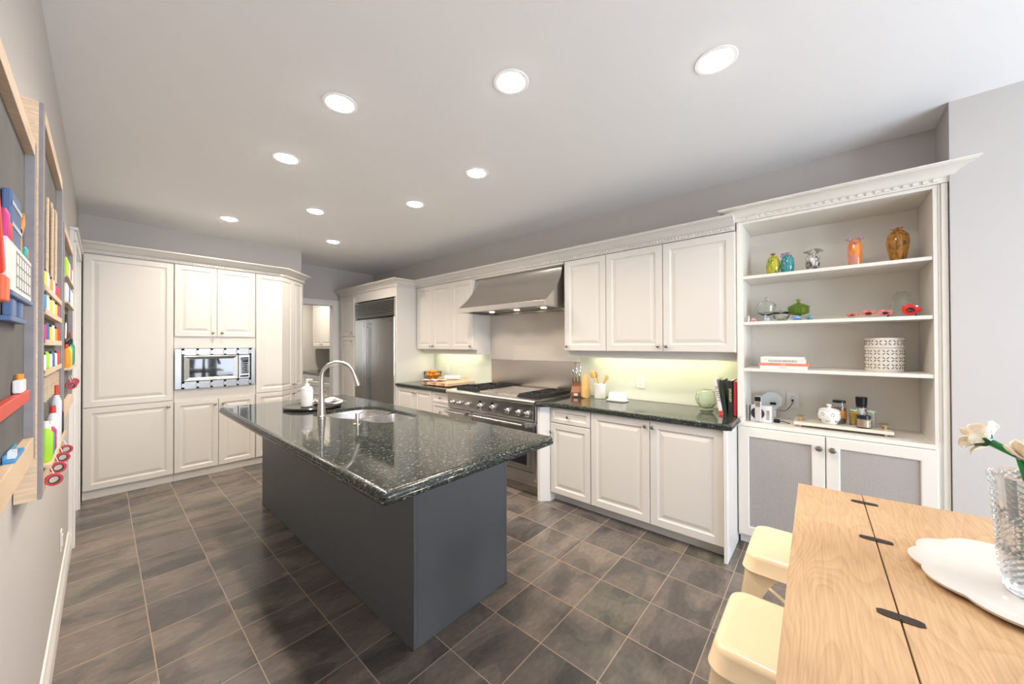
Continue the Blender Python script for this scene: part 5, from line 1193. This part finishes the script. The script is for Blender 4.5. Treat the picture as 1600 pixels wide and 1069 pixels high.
CRY = simple('cut_crystal_clear', (.97, .98, 1), .04, trans=.9, ior=1.5)
b = NB(); N = 40; rows = 34; hh = .252
def vr(z): return .052+.016*(z/hh)
rings = []
for j in range(rows+1):
    z = .03+(hh-.03)*j/rows; off = (j % 2)
    rings.append([(vr(z)*(1+(.06 if (i+off) % 2 else -.03)), 2*PI*i/N, z) for i in range(N)])
loops = [[(.0005*math.cos(2*PI*i/N), .0005*math.sin(2*PI*i/N), 0.001) for i in range(N)], [(.046*math.cos(2*PI*i/N), .046*math.sin(2*PI*i/N), 0) for i in range(N)], [(.052*math.cos(2*PI*i/N), .052*math.sin(2*PI*i/N), .008) for i in range(N)], [(.050*math.cos(2*PI*i/N), .050*math.sin(2*PI*i/N), .02) for i in range(N)]]
loops += [[(r*math.cos(a), r*math.sin(a), z) for r, a, z in rg_] for rg_ in rings]
loops += [[((vr(hh)-.002)*math.cos(2*PI*i/N), (vr(hh)-.002)*math.sin(2*PI*i/N), hh+.003) for i in range(N)]]
loops += [[((vr(z)-.008)*math.cos(2*PI*i/N), (vr(z)-.008)*math.sin(2*PI*i/N), z) for i in range(N)] for z in (hh, .15, .03)] + [[(.0005*math.cos(2*PI*i/N), .0005*math.sin(2*PI*i/N), .022) for i in range(N)]]
loft(b, loops, cap0=False, cap1=False); obj('cut_glass', b, CRY, vs)
ROSE = simple('cream_glass_petal', (.90, .78, .60), .12, coat=.6, noise=.12, nscale=14); STEM = simple('green_glass_stem', (.01, .30, .06), .08, coat=.5, trans=.35)
SEP = simple('dark_green_sepal', (.01, .09, .03), .1, coat=.5)
def rose(label, c, dirv, s, openf, stem):
    t = thing('glass_rose', label, 'glass flower', (0, 0, 0), group='cream glass roses in the crystal vase')
    t.location = c; t.rotation_mode = 'QUATERNION'; q = Vector(dirv).normalized().to_track_quat('Z', 'Y'); t.rotation_quaternion = q
    n = 9
    for k in range(n):
        b = NB(); a0 = 2.4*k; lay = k/n; rad = s*(.40+.55*lay)
        gu, gv = 8, 8; G = []
        for i in range(gu+1):
            row = []
            for j in range(gv+1):
                u = i/gu-.5; v = j/gv; fl = openf*lay*(v**2.0)
                r = rad*(.30+.70*math.sin(min(1, v*1.2)*PI/2))+fl*s*.75
                a = a0+u*(2.0-.5*lay)*(1-.30*v*v)
                wv = .06*s*math.sin(u*9+k)*v
                row.append(b.verts.new((r*math.cos(a), r*math.sin(a), s*(v*(1.25-.25*lay)-.35)-fl*s*.75-u*u*s*1.1*v+wv)))
            G.append(row)
        for i in range(gu):
            for j in range(gv): b.faces.new((G[i][j], G[i+1][j], G[i+1][j+1], G[i][j+1]))
        o = obj('petal', b, ROSE, t, True, ang=80); md = o.modifiers.new('thick', 'SOLIDIFY'); md.thickness = .0035; md = o.modifiers.new('sub', 'SUBSURF'); md.levels = 1; md.render_levels = 2
    b = NB(); ell(b, (0, 0, s*.25), (s*.36, s*.36, s*.58), 14, 10); obj('bud', b, ROSE, t, True, ang=80)
    b = NB(); lathe(b, [(.004, -s*.62), (s*.30, -s*.50), (s*.56, -s*.12), (s*.53, -s*.12), (s*.28, -s*.46), (.003, -s*.56)], seg=20, cap=False, wob=lambda a: 1+.22*math.sin(4*a)); obj('sepal', b, SEP, t, True, ang=80)
    b = NB(); tube(b, stem, .0085, 12); st = obj('stem', b, STEM, t, True)
    st.matrix_parent_inverse = (Matrix.Translation(c) @ q.to_matrix().to_4x4()).inverted()
V0 = Vector((VX, VY, TZt+.012))
c1 = V0+Vector((.060, .068, .318)); c2 = V0+Vector((-.005, .012, .300)); c3 = V0+Vector((-.04, -.085, .312))
rose('open cream glass rose leaning out to the left above the crystal vase', c1, (.55, .75, .45), .036, 1.0, [V0+Vector((-.02, -.02, .03)), V0+Vector((-.01, 0, .15)), V0+Vector((.012, .022, .29)), c1-Vector((.55, .75, .45)).normalized()*.020])
rose('closed cream glass rosebud upright in the middle of the crystal vase', c2, (-.1, .15, 1), .040, .15, [V0+Vector((.01, .01, .03)), V0+Vector((.005, .01, .18)), c2-Vector((-.1, .15, 1)).normalized()*.024])
rose('cream glass rose at the right edge of the crystal vase', c3, (-.1, -.5, 1), .036, .5, [V0+Vector((.0, -.02, .03)), V0+Vector((-.01, -.03, .2)), c3-Vector((-.1, -.5, 1)).normalized()*.022])

# ------------------------------------------------------------------ stools
SM = simple('glossy_cream_metal', (.92, .73, .48), .22, coat=.5, noise=.02)
def stool(label, cx, cy):
    t = thing('bar_stool', label, 'stool', (cx, cy, 0), group='cream metal stools at the oak table')
    b = NB(); hw = .155; zt = .65
    def rl(h, z, r): return [(x, y, z) for x, y in rrect(-h, h, -h, h, r, 6)]
    loft(b, [rl(hw+.012, zt-.062, .05), rl(hw+.010, zt-.060, .05), rl(hw, zt-.016, .05), rl(hw-.006, zt-.004, .046), rl(hw-.018, zt, .036), rl(hw-.030, zt-.003, .03), rl(.03, zt-.004, .02)], cap0=False)
    o = obj('seat', b, SM, t, True, ang=60); md = o.modifiers.new('thick', 'SOLIDIFY'); md.thickness = .0015; md.offset = -1
    for sx in (-1, 1):
        for sy in (-1, 1):
            b = NB(); top, bot = .142, .205
            # folded sheet-metal leg, L section tapering down
            def sec(c, z, w):
                P = [(c, c-w), (c, c-.02), (c-.006, c-.006), (c-.02, c), (c-w, c), (c-w, c-.004), (c-.022, c-.004), (c-.004, c-.022), (c-.004, c-w)]
                return [(sx*x, sy*y, z) for x, y in P]
            loft(b, [sec(top+.012, zt-.055, .115), sec(top+.018, zt-.10, .085), sec(top+.025, zt-.16, .062), sec((top+bot)/2+.012, zt*.45, .050), sec(bot+.01, .012, .036)])
            lg = obj('leg', b, SM, t, True, ang=40)
            b = NB(); box(b, sx*(bot-.01)-.02, sx*(bot-.01)+.02, sy*(bot-.01)-.02, sy*(bot-.01)+.02, .001, .0115); obj('rubber_foot', b, BLACK, lg)
    for s in (-1, 1):
        for ax in (0, 1):
            b = NB(); c = .178; h = .176; z = .24
            if ax: box(b, -h, h, s*c-.003, s*c+.003, z, z+.02)
            else: box(b, s*c-.003, s*c+.003, -h, h, z+.0, z+.02)
            obj('footrest', b, SM, t)
    for s in (-1, 1):
        b = NB(); M_ = Matrix.Rotation(s*PI/4, 4, 'Z'); xbox(b, M_, -.225, .225, -.008, .008, .395+(s > 0)*.004, .398+(s > 0)*.004); obj('cross_brace', b, SM, t)
    return t
s1 = stool('cream metal stool nearer the bookcase, with one leg visible past the table', 1.945, .080)
copytree(s1, (1.385, .080, 0), 'cream metal stool nearest the camera, tucked against the table edge')
